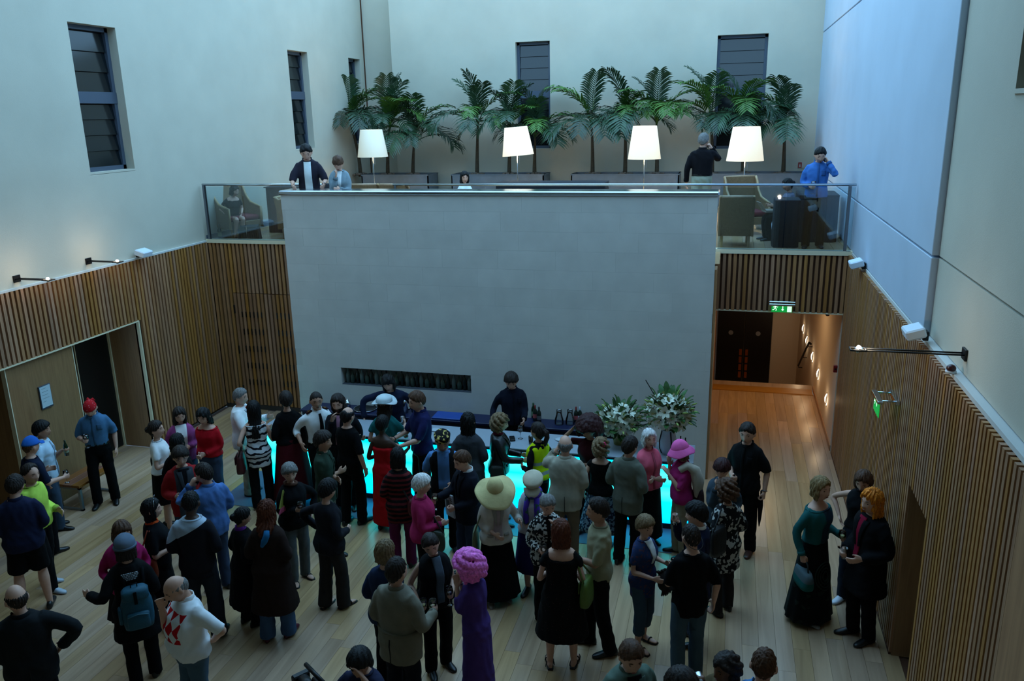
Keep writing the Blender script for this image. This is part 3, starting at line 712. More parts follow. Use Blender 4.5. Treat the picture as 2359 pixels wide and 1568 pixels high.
ARM={'down':(.255,.02,.83),'waist':(.12,.24,1.04),'drink':(.13,.28,1.16),'high':(.12,.26,1.30),'ear':(.110,.125,1.545),'face':(.05,.20,1.52),'chin':(.03,.19,1.455),
     'hip':(.20,.06,1.00),'fwd':(.16,.44,1.12),'cross':(-.10,.20,1.14),'clasp':(.02,.24,1.03),'pocket':(.19,.07,.90),'back':(.10,-.16,.98),'strap':(.13,.10,1.36),'out':(.48,.18,1.10),'bag':(.21,.16,1.03)}
PEOPLE={}
def person(key, uv, H, face, label, sex='m', base=0.0, hair='short', hc='dark', sk='fair', hat=None, top=None, inner=None, bottom=None, shoes=(.05,.05,.055), armR='down', armL='down',
           poleR=None, poleL=None, gripR=False, gripL=False, head=(0,0,0), lean=0, girth=1.0, stance=(.10,.03), sit=None, collar=None, world=None, tie=None, extra=(), neck='crew', sandal=False, **kw):
    g='m' if sex=='m' else 'f'
    pe=link('person',None,None,label=label,cat='person')
    T=TORSO[g]; la=RAD(lean)
    dz=0 if sit is None else sit-.90
    def B(p):
        x,y,z=p; a=la*sm((z-.93)/.22); zz=z-.93
        if zz>0: y,z=y*cos(a)+zz*sin(a), .93+zz*cos(a)-y*sin(a)
        return Vector((x,y,z+dz))
    gx=lambda z: 1+(girth-1)*(1 if z<1.32 else .45 if z<1.45 else .15)
    gy=lambda z: 1+(girth-1)*(1.7 if 1.0<z<1.25 else 1.0 if z<1.35 else .4 if z<1.45 else .1)
    def ring(z,hx,hy,y0,off=0,n=22):
        hx=hx*gx(z)+off; hy2=hy*gy(z)+off; yc=y0+(gy(z)-1)*hy*.6
        out=[]
        for j in range(n):
            a=2*pi*j/n; c,s=cos(a),sin(a); e=2/2.4
            out.append(B((hx*math.copysign(abs(c)**e,c), yc+hy2*math.copysign(abs(s)**e,s), z)))
        return out
    def interp(z):
        for a,b in zip(T,T[1:]):
            if a[0]<=z<=b[0]: t=(z-a[0])/(b[0]-a[0]); return tuple(a[i]*(1-t)+b[i]*t for i in range(1,4))
        return T[0][1:] if z<T[0][0] else T[-1][1:]
    # --- head frame
    piv=B((0,-.008,1.495)); yaw,pit,rol=[RAD(a) for a in head]
    Rm=Matrix.Rotation(-la*.55,4,'X')@Matrix.Rotation(-yaw,4,'Z')@Matrix.Rotation(-pit,4,'X')@Matrix.Rotation(rol,4,'Y')
    hsz=1.08 if g=='f' else 1.10
    Hm=Matrix.Translation(piv)@Rm@Matrix.Translation((0,.022,.128))@Matrix.Scale(hsz,4)
    topz={'sunhat':.15,'bucket':.14,'pinkhat':.15,'cap':.142,'greycap':.14,'flatcap':.14,'tubeteika':.138}.get(hat if isinstance(hat,str) else (hat[0] if hat else None),.118+{'shaved':.004,'bald':.0,'balding':.006,'full':.034,'afro':.10,'wig':.080,'curly':.05}.get(hair.split('+')[0],.018))
    tip=max((Hm@Vector((0,.098*cos(t)*.9,topz*sin(t))) for t in [pi*k/12 for k in range(13)]),key=lambda v:v.z)
    # --- placement
    if sit is None: s=H/max(1.70,(1.495+.128+topz))   # H = standing height incl. hair
    else: s=H/1.76
    fity=kw.get('fity')
    if fity is not None: fp=aty(uv[0],uv[1],fity); s=(fp.z-base)/tip.z
    loc=Vector((0,0,base)); rz=0
    for _ in range(3):
        if world: tgt=None; loc=Vector((world[0],world[1],base))
        v=Vector((loc.x-CAM.x,loc.y-CAM.y,0)) if _ else Vector((ray(*uv).x,ray(*uv).y,0))
        v.normalize(); r=Vector((v.y,-v.x,0)); a=RAD(face); fv=-v*cos(a)+r*sin(a); rz=atan2(-fv.x,fv.y)
        if not world:
            hp=atz(uv[0],uv[1],base+tip.z*s) if fity is None else fp
            off=Matrix.Rotation(rz,3,'Z')@Vector((tip.x*s,tip.y*s,0)); loc=Vector((hp.x-off.x,hp.y-off.y,base))
    pe.location=loc; pe.rotation_euler=(0,0,rz); pe.scale=(s,s,s)
    Mw=Matrix.Translation(loc)@Matrix.Rotation(rz,4,'Z')@Matrix.Scale(s,4)
    # --- arms
    sx=.166 if g=='m' else .144; fat=1+(girth-1)*.5; ar=(.95 if g=='m' else .82)*fat
    arms={}
    for side,arm,pole,grip in ((1,armR,poleR,gripR),(-1,armL,poleL,gripL)):
        Sh=B((side*sx*(1+(girth-1)*.4),-.012,1.405 if g=='m' else 1.385))
        if isinstance(arm,str): t=ARM[arm]; t=(t[0]*side,t[1],t[2]); Tt=B(t)
        else: Tt=Vector((arm[0],arm[1],arm[2]+dz)) 
        if isinstance(arm,str) and arm in('down','hip','pocket'): Tt=Vector((Tt.x*(1+(girth-1)*.9),Tt.y,Tt.z))
        pd=Vector(pole) if pole else Vector((side*.40,-.55,-.75))
        if not pole and isinstance(arm,str) and arm in('hip','ear','pocket'): pd=Vector((side*.55,-.10,-1.0)) if arm=='ear' else Vector((side*.9,-.25,-.5))
        L1,L2=.285,.25
        Wt=Tt.copy(); El=Sh
        for _ in range(3):
            d=Wt-Sh; D=min(d.length,(L1+L2)*.985); dn=d.normalized()
            a=(L1*L1-L2*L2+D*D)/(2*D); h=sqrt(max(0,L1*L1-a*a)); pp=(pd-dn*pd.dot(dn)).normalized()
            El=Sh+dn*a+pp*h; Wr=Sh+dn*D; fd=(Wr-El).normalized()
            Wt=Tt-fd*.07
        arms[side]=(Sh,El,Wr,fd,grip,arm)
    # --- body
    bd=MB()
    bd.loft([ring(*t,off=-.022 if t[0]<(1.46 if neck=='crew' else 1.30) else 0) for t in T])
    limb(bd,[B((0,-.012,1.44)),B((0,-.004,1.50)),Hm@Vector((0,-.018,-.05))],[.058,.052,.052] if g=='m' else [.05,.043,.043],12,3)
    grid_mesh(bd,[Hm@Vector(v[:3]) for v in HG[0]],HG[1],HG[2])
    for sd in (-1,1): bd.loft([[Hm@Vector((sd*(.074+.013*k)+0,-.008+ (.020-.004*k)*cos(2*pi*j/8)-.004*k,-.006+(.033-.005*k)*sin(2*pi*j/8))) for j in range(8)] for k in (0,1,1.3)])
    hands={}
    for side,(Sh,El,Wr,fd,grip,arm) in arms.items():
        fr_=top[2] if top else 0
        if top and top[0]=='vest' and kw.get('under'): fr_=kw.get('undersleeve',.45)
        k1=.72 if fr_>.2 else 1; k2=.75 if fr_>=.72 else 1; k3=.80 if fr_>.9 else 1
        limb(bd,[Sh+Vector((-side*.035,0,-.01*(k1<1))),Sh+(El-Sh)*.3,El,El+(Wr-El)*.3,Wr],[.050*ar*k1,.047*ar*k1,.039*ar*k2,.040*ar*k3,.027*ar],10,4)
        upz=Vector((0,0,1)); fw=Vector((0,1,0)); vv=abs(fd.z); pref=upz*(1-vv)+fw*vv
        if fd.z>.5: pref=Vector((-side*.3,-.6,.3)) if isinstance(arm,str) and arm in('ear','face') else fw*-1+Vector((side*-.3,0,0))
        th=(pref-fd*pref.dot(fd)).normalized(); pn=fd.cross(th)
        inward=Vector((-side,.0,0)) if not(isinstance(arm,str) and arm in('chin','face')) else Vector((0,-1,0))
        if isinstance(arm,str) and arm in('clasp','cross','waist'): inward=Vector((-side*.3,-1,0))
        if pn.dot(inward)<0: pn=-pn
        hs=.95 if g=='m' else .84
        def hp(x,y,z): return Wr+th*(x*hs)+fd*(y*hs)+pn*(z*hs)
        bd.loft([[hp(w*cos(2*pi*j/10),y,t*sin(2*pi*j/10)) for j in range(10)] for y,w,t in ((-.01,.026,.020),(.02,.034,.018),(.055,.042,.017),(.088,.043,.014),(.098,.036,.010))])
        cu=(1.0,1.05,.75) if grip else (.30,.42,.30)
        if kw.get('open')==side: cu=(.02,.08,.05)
        for fx,fl in ((.030,.95),(.010,1.05),(-.011,1.0),(-.030,.80)):
            p=[(fx,.085,0)]; a=0; y_,z_=.085,.0
            spread=fx*.25 if not grip else 0
            for c,l in zip(cu,(.040,.027,.024)):
                a+=c; y_+=cos(a)*l*fl; z_+=sin(a)*l*fl; p.append((fx+spread*(len(p)/3.0)*(2.4 if kw.get('open')==side else 1),y_,z_))
            bd.tube([hp(*q) for q in p],[.0105,.0100,.0095,.0085],7)
        if grip: tp=[(.030,.015,.006),(.050,.040,.022),(.042,.066,.040),(.028,.082,.046)]
        else: tp=[(.028,.012,.004),(.052,.040,.012),(.062,.066,.018),(.064,.088,.022)]
        bd.tube([hp(*q) for q in tp],[.014,.013,.011,.009],7)
        hands[side]=(hp(.0,.07,.036),hp(.0,.075,.0),fd,th,pn)
    # --- legs
    legs={}
    for side in (1,-1):
        hip=Vector((side*.088,0,.90+dz)); fx=side*stance[0]; fy=stance[1]*side
        if sit is None:
            an=Vector((fx,fy-.015,.085)); kn=(hip+an)/2+Vector((side*.008,.035,.02))
        else:
            kk=kw.get('knees',.10); kn=Vector((side*kk,.44,sit+.035)); an=Vector((side*kk+kw.get('feetx',0),.40+kw.get('feety',0),.085)); 
        legs[side]=(hip,kn,an)
        gl=(1.0 if g=='m' else .95)*(1+(girth-1)*.5)
        kt=.78 if bottom and bottom[0] in('trousers','flared') else 1
        limb(bd,[hip+Vector((0,0,.02)),hip+(kn-hip)*.35,kn,kn+(an-kn)*.3+Vector((0,-.012,0)),an,an+Vector((0,0,-.05))],[.088*gl*kt,.078*gl*kt,.054*kt,.056*gl*kt,.036,.034],11,4)
        tox=side*.16
        for k,(yy,w,h) in enumerate(()): pass
        fr=[]
        for yy,w,h in ((-.055,.026,.055),(-.03,.032,.075),(.02,.034,.070),(.08,.040,.045),(.13,.042,.030),(.165,.034,.022),(.185,.015,.014)):
            fr.append([Vector((an.x+tox*(yy)+w*cos(2*pi*j/10),an.y+yy,.012+max(0,(an.z-.085))+h*(.5+.5*sin(2*pi*j/10)))) for j in range(10)])
        bd.loft(fr)
    o=remesh_job('body',bd,skin(sk),pe,.0100,.26,0,3)
    for sd in (-1,1): link('eye',ME_eye,pe).matrix_local=Hm@Matrix.Translation((sd*.031,EY+.001,.009))
    link('mouth',ME_mouth,pe).matrix_local=Hm@Matrix.Translation((0,MY-.001,-.061))
    if sk!='x' and hair not in('wig',):
        for sd in (-1,1):
            mbb=MB(); mbb.tube([(sd*.014,BY+.004,.030),(sd*.032,BY+.004,.036),(sd*.048,BY-.006,.031)],[.003,.0042,.002],6)
            obj('eyebrow',xform(mbb,Hm),hairm(hc if hc not in('white','pink','orange','grey') else 'brown'),pe,True)
    if hair and hair!='none':
        if (hat if isinstance(hat,str) else (hat or [''])[0]) in('sunhat','bucket','pinkhat','cap','greycap','flatcap','tubeteika','bandana'): kw['hatted']=True
        make_hair(hair,hc,pe,Hm,kw)
    if kw.get('beard'):
        vs=[]
        for x,y,z,t,ph in HG[0]:
            k=sm((-.030-z)/.014)*sm((cos(ph)+.1)/.3)*(1-math.exp(-(x/.024)**2-((z+.062)/.008)**2))
            n=Vector((x/.077**2,y/.098**2,z/.118**2)).normalized(); vs.append(Hm@(Vector((x,y,z))+n*(.006*k-.006*(1-k))))
        mbb=MB(); grid_mesh(mbb,vs,HG[1],HG[2]); remesh_job('beard',mbb,hairm(hc),pe,.009,None,0,2)
    for h_ in ([hat] if isinstance(hat,str) else (hat or [])): make_hat(h_,pe,Hm)
    # --- garments
    def fmat(c): return c if not isinstance(c,(tuple,list)) else fabric(tuple(c))
    def torso_loft(mb,z0,z1,off,flare=0,loose=False):
        zs=[z0+(z1-z0)*i/12 for i in range(13)]
        mb.loft([ring(z,*interp(z),off=off+flare*max(0,(1.0-z))+(.016*sm((1.10-z)/.06) if loose else 0)) for z in zs])
    def sleeves(mb,frac,off,only=None):
        for side,(Sh,El,Wr,fd,grip,arm) in arms.items():
            if only and side!=only: continue
            path=[Sh+Vector((-side*.045,0,.005)),Sh+(El-Sh)*.35,El,Wr]; 
            rr=[.054*ar+off,.052*ar+off,.044*ar+off,.032*ar+off*1.1]
            if frac<=.5:
                e=Sh+(El-Sh)*min(1,frac*2); limb(mb,[path[0],Sh+(El-Sh)*frac,e],[rr[0],rr[1]+.001,.049*ar+off+.003],10,4)
            else:
                t=(frac-.5)*2; e=El+(Wr-El)*t; limb(mb,[path[0],path[1],El,e],[rr[0],rr[1],rr[2],rr[2]*(1-t)+rr[3]*t],10,4)
    def legs_loft(mb,frac,off,wide=0):
        for side,(hip,kn,an) in legs.items():
            end=an+Vector((0,0,-.055 if frac>=1 else 0)); 
            if frac<=.5: e=hip+(kn-hip)*(frac*2); limb(mb,[hip+Vector((0,0,.03)),(hip+e)/2,e],[.094*(1+(girth-1)*.6)+off,.090+off+wide*.5,.084+off+wide],12,4)
            else:
                t=(frac-.5)*2; e=kn+(end-kn)*t; limb(mb,[hip+Vector((0,0,.03)),hip+(kn-hip)*.4,kn,e],[.094*(1+(girth-1)*.6)+off,.084+off,.066+off+wide*.4,.055+off+wide],12,4)
    if bottom:
        kind=bottom[0]; c=fmat(bottom[1]); 
        if kind in('trousers','shorts','capri','flared'):
            mb=MB(); torso_loft(mb,.85,1.04,.010); legs_loft(mb,{'trousers':1.0,'flared':1.0,'shorts':.46,'capri':.84}[kind],.008,{'trousers':.010,'flared':.030,'shorts':.02,'capri':.012}[kind])
            remesh_job({'capri':'trousers','flared':'trousers'}.get(kind,kind),mb,c,pe,.0172,None,.0026,3)
            if kind!='shorts':
                mb=MB(); zz=1.035; a,b_=ring(zz,*interp(zz),off=.014),ring(zz-.035,*interp(zz-.035),off=.015); mb.loft([b_,a],cap=False); obj('belt',mb,mat('belt_leather',(.05,.045,.04),.4),pe,True)
        elif kind=='skirt':
            hem=bottom[2]; fl=bottom[3] if len(bottom)>3 else .10
            mb=MB(); rings=[]; n=40
            for i in range(11):
                t=i/10; z=1.05+(hem-1.05)*t; w=interp(max(.93,z)); sp=fl*max(0,t-.12)
                hx=w[0]*gx(z)+.012+sp; hy=w[1]*gy(z)+.012+sp; r_=[]
                for j in range(n):
                    a=2*pi*j/n; q=1+.045*t*sin(a*11+i*.15)*min(1,fl*9); r_.append(B((hx*q*cos(a),w[2]+hy*q*sin(a),z)))
                rings.append(r_)
            inn=[[Vector((p.x*.97,p.y*.97,p.z)) for p in r] for r in rings[::-1]]
            mb.loft(rings+inn,cap=False); obj('skirt',mb,c,pe,True)
    offt=.014
    if top:
        kind,c,frac,hem=top[0],fmat(top[1]),top[2],top[3]; offt={'tee':.013,'shirt':.016,'jacket':.026,'coat':.032,'dress':.012,'vest':.018,'sweater':.020}[kind]
        mb=MB(); z1={'crew':1.462,'low':1.40,'off':1.345,'halter':1.30}[neck] if g=='f' else 1.478
        fl_={'jacket':.10,'coat':.16,'shirt':.05,'sweater':.03}.get(kind,0)
        if kind=='dress':
            hm=hem; torso_loft(mb,.90,z1,.012); rings=[]
            for i in range(12):
                t=i/11; z=1.0+(hm-1.0)*t; w=interp(max(.93,z)); sp=top[4]*max(0,t-.1) if len(top)>4 else .05*t
                rings.append([B((( w[0]*gx(z)+.013+sp)*cos(2*pi*j/26),w[2]+(w[1]*gy(z)+.013+sp)*sin(2*pi*j/26),z)) for j in range(26)])
            mb.loft(rings)
        else: torso_loft(mb,hem,z1,offt,fl_,hem<.985)
        if hem<.84 and kind in('jacket','coat','sweater','shirt'):
            pass
        if frac>0: sleeves(mb,frac,{'tee':.010,'shirt':.012,'jacket':.020,'coat':.026,'dress':.008,'vest':.012,'sweater':.014}[kind])
        if neck=='halter':
            for sd in (-1,1): limb(mb,[B((sd*.07,.105,1.29)),B((sd*.06,.07,1.40)),B((sd*.03,-.045,1.475))],[.022,.014,.012],8,3)
        remesh_job({'tee':'t_shirt','shirt':'shirt','jacket':'jacket','coat':'coat','dress':'dress','vest':'waistcoat','sweater':'sweater'}[kind],mb,c,pe,.0165,None,.0030 if kind not in('jacket','coat') else .0020,4)
        if kind=='vest' and kw.get('under'):
            mb=MB(); torso_loft(mb,1.38,1.475,.016); sleeves(mb,kw.get('undersleeve',.45),.012); remesh_job('shirt',mb,fmat(kw['under']),pe,.0155,None,.003,5)
    # --- garment details that follow the surface of the top
    def patch(xa,xb,z0,z1_,off,back=False,n=7,m_=5):
        rows=[]
        for i in range(n):
            z=z0+(z1_-z0)*i/(n-1); hx,hy,y0=interp(z); fl2={'jacket':.10,'coat':.16,'shirt':.05,'sweater':.03}.get(top[0],0)*max(0,1.0-z)+(.016*sm((1.10-z)/.06) if top[3]<.985 else 0)
            hxx=hx*gx(z)+offt+fl2; hyy=hy*gy(z)+offt+fl2; yc=y0+(gy(z)-1)*hy*.6; t=i/(n-1); xl,xr=xa[0]+(xa[1]-xa[0])*t,xb[0]+(xb[1]-xb[0])*t
            r_=[]
            for k in range(m_):
                x=xl+(xr-xl)*k/(m_-1); w=hyy*(max(.02,1-(min(.98,abs(x)/hxx))**2.4))**(1/2.4); r_.append(B((x,yc+(w+off if not back else -w-off),z)))
            rows.append(r_+[p+Vector((0,-.014 if not back else .014,0)) for p in r_[::-1]])
        mb=MB(); mb.loft(rows); return mb
    if top:
        tc_=top[1]; plain=isinstance(tc_,(tuple,list)); dk=fabric(tuple(.78*x for x in tc_)) if plain else fmat(tc_); sk_=top[0]; hem_=top[3]
        if sk_=='shirt' and not inner:
            obj('placket',patch((-.016,-.016),(.016,.016),hem_+.03,1.44,.009,n=9,m_=3),dk,pe,True)
            if g=='m': obj('chest_pocket',patch((-.125,-.125),(-.055,-.055),1.26,1.345,.008),dk,pe,True)
        if sk_ in('jacket','coat') and g=='m' or sk_=='jacket':
            if not inner or True:
                for sd in (-1,1): obj('lapel',patch((sd*.012,sd*.03),(sd*.035,sd*.095),1.14,1.44,.013),dk,pe,True)
            for sd in (-1,1):
                if hem_<.9: obj('pocket_flap',patch((sd*.07,sd*.07),(sd*.14,sd*.14),.985,1.02,.012,n=3),dk,pe,True)
            if hem_<.86: obj('back_vent',patch((-.003,-.003),(.003,.003),hem_+.01,1.0,.006,back=True,n=5,m_=3),mat('seam_shadow',(.03,.03,.03),.9),pe,True)
        if sk_ in('tee','sweater') and not collar and neck in('crew','low'):
            zz=(1.455 if neck=='crew' else 1.395) if g=='f' else 1.470; rg=ring(zz,*interp(zz),off=offt-.006); mb=MB(); mb.tube(rg+[rg[0]],.0085,6); obj('neck_band',mb,dk,pe,True)
        if top[2]>=.9 and sk_!='dress':
            for side,(Sh,El,Wr,fd,grip,arm) in arms.items():
                mb=MB(); mb.tube([Wr-fd*.045,Wr-fd*.02,Wr+fd*.002],[.034*ar+.016,.033*ar+.016,.032*ar+.015],12); obj('cuff',mb,dk,pe,True)
    if inner:
        c,wt,wb,zl=inner; mb=MB(); rows=[]
        for i in range(13):
            z=zl+(1.465-zl)*i/12; w=wb+(wt-wb)*i/12; hx,hy,y0=interp(z); hxx=hx*gx(z)+offt; hyy=hy*gy(z)+offt; yc=y0+(gy(z)-1)*hy*.6; r_=[]
            for k in range(-3,4):
                x=w*k/3; yv=yc+hyy*(max(.02,1-(min(.98,abs(x)/hxx))**2.4))**(1/2.4)+.011+(.016*sm((1.10-z)/.06) if (top and top[3]<.985) else 0); r_.append(B((x,yv,z)))
            rows.append(r_)
        back=[[p-Vector((0,.012,0)) for p in r] for r in rows]
        for r_,b_ in zip(rows,back): r_+=b_[::-1]
        mb.loft(rows); obj('shirt_front',mb,fmat(c),pe,True)
    if tie:
        mb=MB(); rings=[]
        for i in range(9):
            z=1.44-(.36)*i/8; w=.018+.020*i/8; hx,hy,y0=interp(z); yv=y0+(hy*gy(z))+(gy(z)-1)*hy*.6+offt+.010
            rings.append([B((-w,yv,z)),B((0,yv+.006,z)),B((w,yv,z)),B((w,yv-.006,z)),B((-w,yv-.006,z))])
        mb.loft(rings); obj('tie',mb,fmat(tie),pe,True)
    if collar:
        mb=MB(); rr=.072 if g=='m' else .062
        for z,e in ((0,0),): pass
        rings=[]
        for zz,e in ((1.450,.012),(1.485,.006),(1.512,.004),(1.512,-.003),(1.485,-.001),(1.450,.004)):
            rings.append([B(((rr+e)*cos(2*pi*j/20),-.006+(rr+e)*sin(2*pi*j/20)+(.012 if sin(2*pi*j/20)>.8 and zz>1.46 else 0),zz-(.028 if sin(2*pi*j/20)>.55 else 0)-(.02 if sin(2*pi*j/20)>.9 else 0))) for j in range(20)])
        mb.loft(rings,cap=False); obj('collar',mb,fmat(collar),pe,True)
    # --- shoes
    if shoes:
        sc=fmat(shoes) if not isinstance(shoes,(tuple,list)) else mat('shoe_%02x%02x%02x'%tuple(int(255*v) for v in shoes),shoes,.4)
        for side,(hip,kn,an) in legs.items():
            mb=MB(); tox=side*.16; z0=max(0,an.z-.085)
            if sandal:
                rings=[]
                for yy,w in ((-.07,.026),(-.04,.036),(.03,.036),(.10,.046),(.15,.044),(.19,.026)):
                    rings.append([(an.x+tox*yy+w*sx_,an.y+yy,z0+zz) for sx_,zz in ((-1,0),(1,0),(1,.016),(-1,.016))])
                mb.loft(rings)
                mb.tube([(an.x+tox*.09+.045*cos(a),an.y+.09,z0+.012+.05*sin(a)) for a in [pi*k/8 for k in range(9)]],.008,6)
                mb.tube([(an.x+.044*cos(a),an.y-.0+.02*cos(a),z0+.012+.085*sin(a)) for a in [pi*k/8 for k in range(9)]],.006,6)
                obj('sandal',mb,sc,pe,True)
            else:
                rings=[]
                for yy,w,h in ((-.078,.018,.050),(-.070,.030,.075),(-.04,.038,.090),(.02,.041,.088),(.07,.045,.068),(.12,.047,.052),(.165,.041,.042),(.19,.028,.034),(.200,.012,.026)):
                    rg=[]
                    for j in range(12):
                        a=2*pi*j/12; zz=max(0,.5+.62*sin(a)); rg.append((an.x+tox*yy+w*cos(a)*(1 if sin(a)<.3 else .86),an.y+yy,z0+min(1,zz)*h))
                    rings.append(rg)
                mb.loft(rings); obj('shoe',mb,sc,pe,True)
    P={'root':pe,'s':s,'M':Mw,'Hm':Hm,'hands':hands,'arms':arms,'B':B,'rz':rz,'loc':loc,'ring':ring,'interp':interp,'gy':gy,'gx':gx,'offt':offt}
    PEOPLE[key]=P; return P
def part_local(P,name,mb,m,smooth=True,label=None): return obj(name,mb,m,P['root'],smooth,label=label)
# ================================================================== THE GUESTS
BK=(.045,.045,.055); NV=(.08,.10,.20); DK=(.10,.10,.12); JN=(.22,.29,.38); CH=(.17,.16,.16)
pr=person
# --- left group
pr('asian',(92,967),1.66,75,'man in pale blue open shirt raising a green beer bottle','m',hair='full',hc='black',sk='tan',top=('shirt',(.66,.76,.84),.45,.86),collar=(.66,.76,.84),bottom=('trousers',(.18,.24,.30)),armL=(.04,.30,1.32),gripL=True,armR='down',stance=(.10,.06),head=(5,0,0))
pr('bluecap',(68,1003),1.70,115,'man in bright blue baseball cap and navy t-shirt','m',hair='shaved',hc='brown',hat='cap',top=('tee',(.07,.10,.17),.5,.88),bottom=('trousers',BK),armR=(.20,.34,1.10),gripR=True,armL='drink',head=(-8,4,0))
pr('bandana',(203,922),1.75,-12,'man in red bandana and blue short-sleeved shirt looking down','m',hair='none',hat='bandana',top=('shirt',(.24,.38,.50),.5,1.0),collar=(.24,.38,.50),bottom=('trousers',(.03,.03,.035)),armR=(.12,.26,1.16),gripR=True,head=(0,28,0),stance=(.12,.04),shoes=(.02,.02,.022))
pr('lime',(67,1067),1.7,55,'balding man in lime green sweater beside the navy shirt','m',hair='receding',hc='dark',top=('sweater',(.66,.78,.30),1,.90),bottom=('trousers',(.03,.03,.035)),armL='waist',shoes=(.66,.70,.74),head=(18,4,0),stance=(.11,.10))
pr('navyback',(30,1092),1.76,175,'man in navy shirt and black shorts seen from behind','m',hair='short',hc='dark',girth=1.22,top=('shirt',(.09,.11,.20),.9,.84),collar=(.09,.11,.20),bottom=('shorts',(.02,.02,.025)),armR='waist',armL='waist',head=(18,14,0),stance=(.14,.02))
pr('baldcoat',(30,1348),1.74,172,'bald man in charcoal jacket at the bottom left corner','m',hair='bald',hc='dark',top=('jacket',(.09,.10,.11),1,.80),collar=(.09,.10,.11),bottom=('trousers',BK),armR='hip',armL='waist',girth=1.15,head=(-20,8,0))
pr('magenta',(278,1200),1.64,5,'woman in magenta cardigan behind the grey cap','f',hair='bob',hc='brown',top=('sweater',(.55,.09,.30),1,.80),inner=((.85,.87,.9),.06,.02,1.15),bottom=('skirt',BK,.55,.10),armR=(.16,.26,1.12),gripR=True,armL='waist',shoes=(.3,.25,.22),head=(-10,18,0))
pr('greycap',(283,1228),1.68,178,'guest in grey cap and black coat carrying a teal backpack','f',hair='bob',hc='dark',hat='greycap',top=('coat',(.045,.045,.05),1,.60),bottom=('trousers',(.03,.03,.035)),armL=(-.44,.14,1.12),open=-1,armR='waist',head=(0,6,0),stance=(.10,.05))
pr('checks',(395,1330),1.72,-72,'bald man in white shirt with red diamond checks rubbing his eyes','m',hair='bald',hc='grey',girth=1.32,top=('tee',pattern('croat','diamond',(.88,.89,.90),(.72,.06,.10),9.5),.5,.92),collar=(.85,.86,.88),bottom=('trousers',(.24,.32,.38)),armR=(.05,.21,1.50),armL='back',head=(0,24,0))
pr('tiara',(345,1148),1.62,88,'black-haired woman in tiara and black top with orange collar','f',hair='bob',hc='black',hat='tiara',top=('tee',BK,.45,.80),collar=(.80,.30,.12),bottom=('skirt',BK,.40,.06),armR='drink',armL=(-.02,.33,1.22),gripL=True,girth=1.12,head=(5,0,0))
pr('yoke',(437,1130),1.80,158,'tall dark-skinned man in sweater with pale shoulder yoke','m',hair='shaved',hc='black',sk='dark',top=('sweater',pattern('yoke','yoke',(.10,.10,.13),(.66,.72,.78),-.55,1.36),1,.80),bottom=('flared',(.13,.15,.18)),armR='waist',armL='waist',head=(-6,10,0),stance=(.11,.05))
pr('bluephone',(463,1065),1.72,-150,'man in blue shirt seen from behind with phone at his ear','m',hair='short',hc='dark',top=('shirt',(.27,.40,.60),.9,.82),collar=(.27,.40,.60),bottom=('trousers',(.20,.25,.34)),armL='ear',gripL=True,armR='waist',girth=1.12,head=(-15,10,0))
pr('redjacket',(413,1027),1.70,8,'man with glasses in red and grey outdoor jacket','m',hair='full',hc='dark',hat='glasses',top=('jacket',pattern('redjk','front',(.55,.08,.09),(.22,.24,.26),.12,.05),1,.80),inner=(BK,.07,.03,1.10),bottom=('trousers',(.18,.22,.28)),armR='drink',head=(5,8,0))
pr('blackbob',(405,998),1.60,150,'black-bobbed woman hidden behind the man in red jacket','f',hair='bob',hc='black',top=('tee',BK,1,.85),bottom=('trousers',JN),armR='waist',armL='waist')
pr('blouse',(355,968),1.66,80,'woman in white puff-sleeved blouse and black skirt','f',hair='bun',hc='dark',top=('tee',(.84,.88,.92),.32,.97),bottom=('skirt',(.03,.03,.035),.50,.05),armR='drink',armL=(-.1,.22,1.05),head=(14,-4,0))
pr('pinkcard',(411,937),1.64,2,'smiling woman in pink cardigan over white top','f',hair='long',hc='dark',hairlen=.22,top=('sweater',(.50,.22,.40),1,.85),inner=((.84,.86,.90),.085,.06,1.02),bottom=('trousers',JN),armR='drink',armL=(-.05,.26,1.12),head=(-6,14,0))
pr('redsweater',(464,940),1.69,-38,'dark-haired woman in red off-shoulder sweater and jeans','f',hair='bob',hc='black',hairlen=.16,top=('sweater',(.62,.06,.10),1,.96),neck='low',bottom=('trousers',(.20,.25,.33)),armR='clasp',armL='clasp',head=(-10,22,0))
pr('whitejacket',(553,893),1.74,70,'grey-haired man in white jacket gesturing with both hands','m',hair='short',hc='grey',top=('jacket',(.82,.85,.88),1,.82),inner=((.62,.20,.14),.03,.02,1.3),bottom=('trousers',(.60,.55,.46)),armR=(.22,.45,1.20),armL=(-.12,.42,1.25),girth=1.14,head=(8,4,0))
pr('zebra',(582,922),1.7,178,'woman with long black hair in zebra striped top','f',hair='long',hc='black',hairlen=.40,top=('tee',pattern('zebra','zebra',(.82,.83,.84),(.05,.06,.10),11,.62),0,.72),neck='low',bottom=('trousers',(.04,.04,.05)),armR='drink',armL=(-.22,.10,1.00))
pr('redskirt',(657,900),1.8,-165,'woman in black top and dark red long skirt','f',hair='short',hc='dark',top=('tee',(.03,.03,.035),.8,.98),bottom=('skirt',(.26,.05,.08),.12,.12),armR='waist',armL='waist',girth=1.14,head=(10,-6,0))
pr('epaulette',(727,903),1.79,22,'man in white uniform shirt with epaulettes and black tie','m',hair='shaved',hc='dark',sk='tan',top=('shirt',(.84,.86,.90),.72,1.0),collar=(.86,.88,.92),tie=(.03,.03,.04),bottom=('trousers',BK),armR=(.30,.10,1.0),armL=(-.05,.30,1.08),head=(14,6,0))
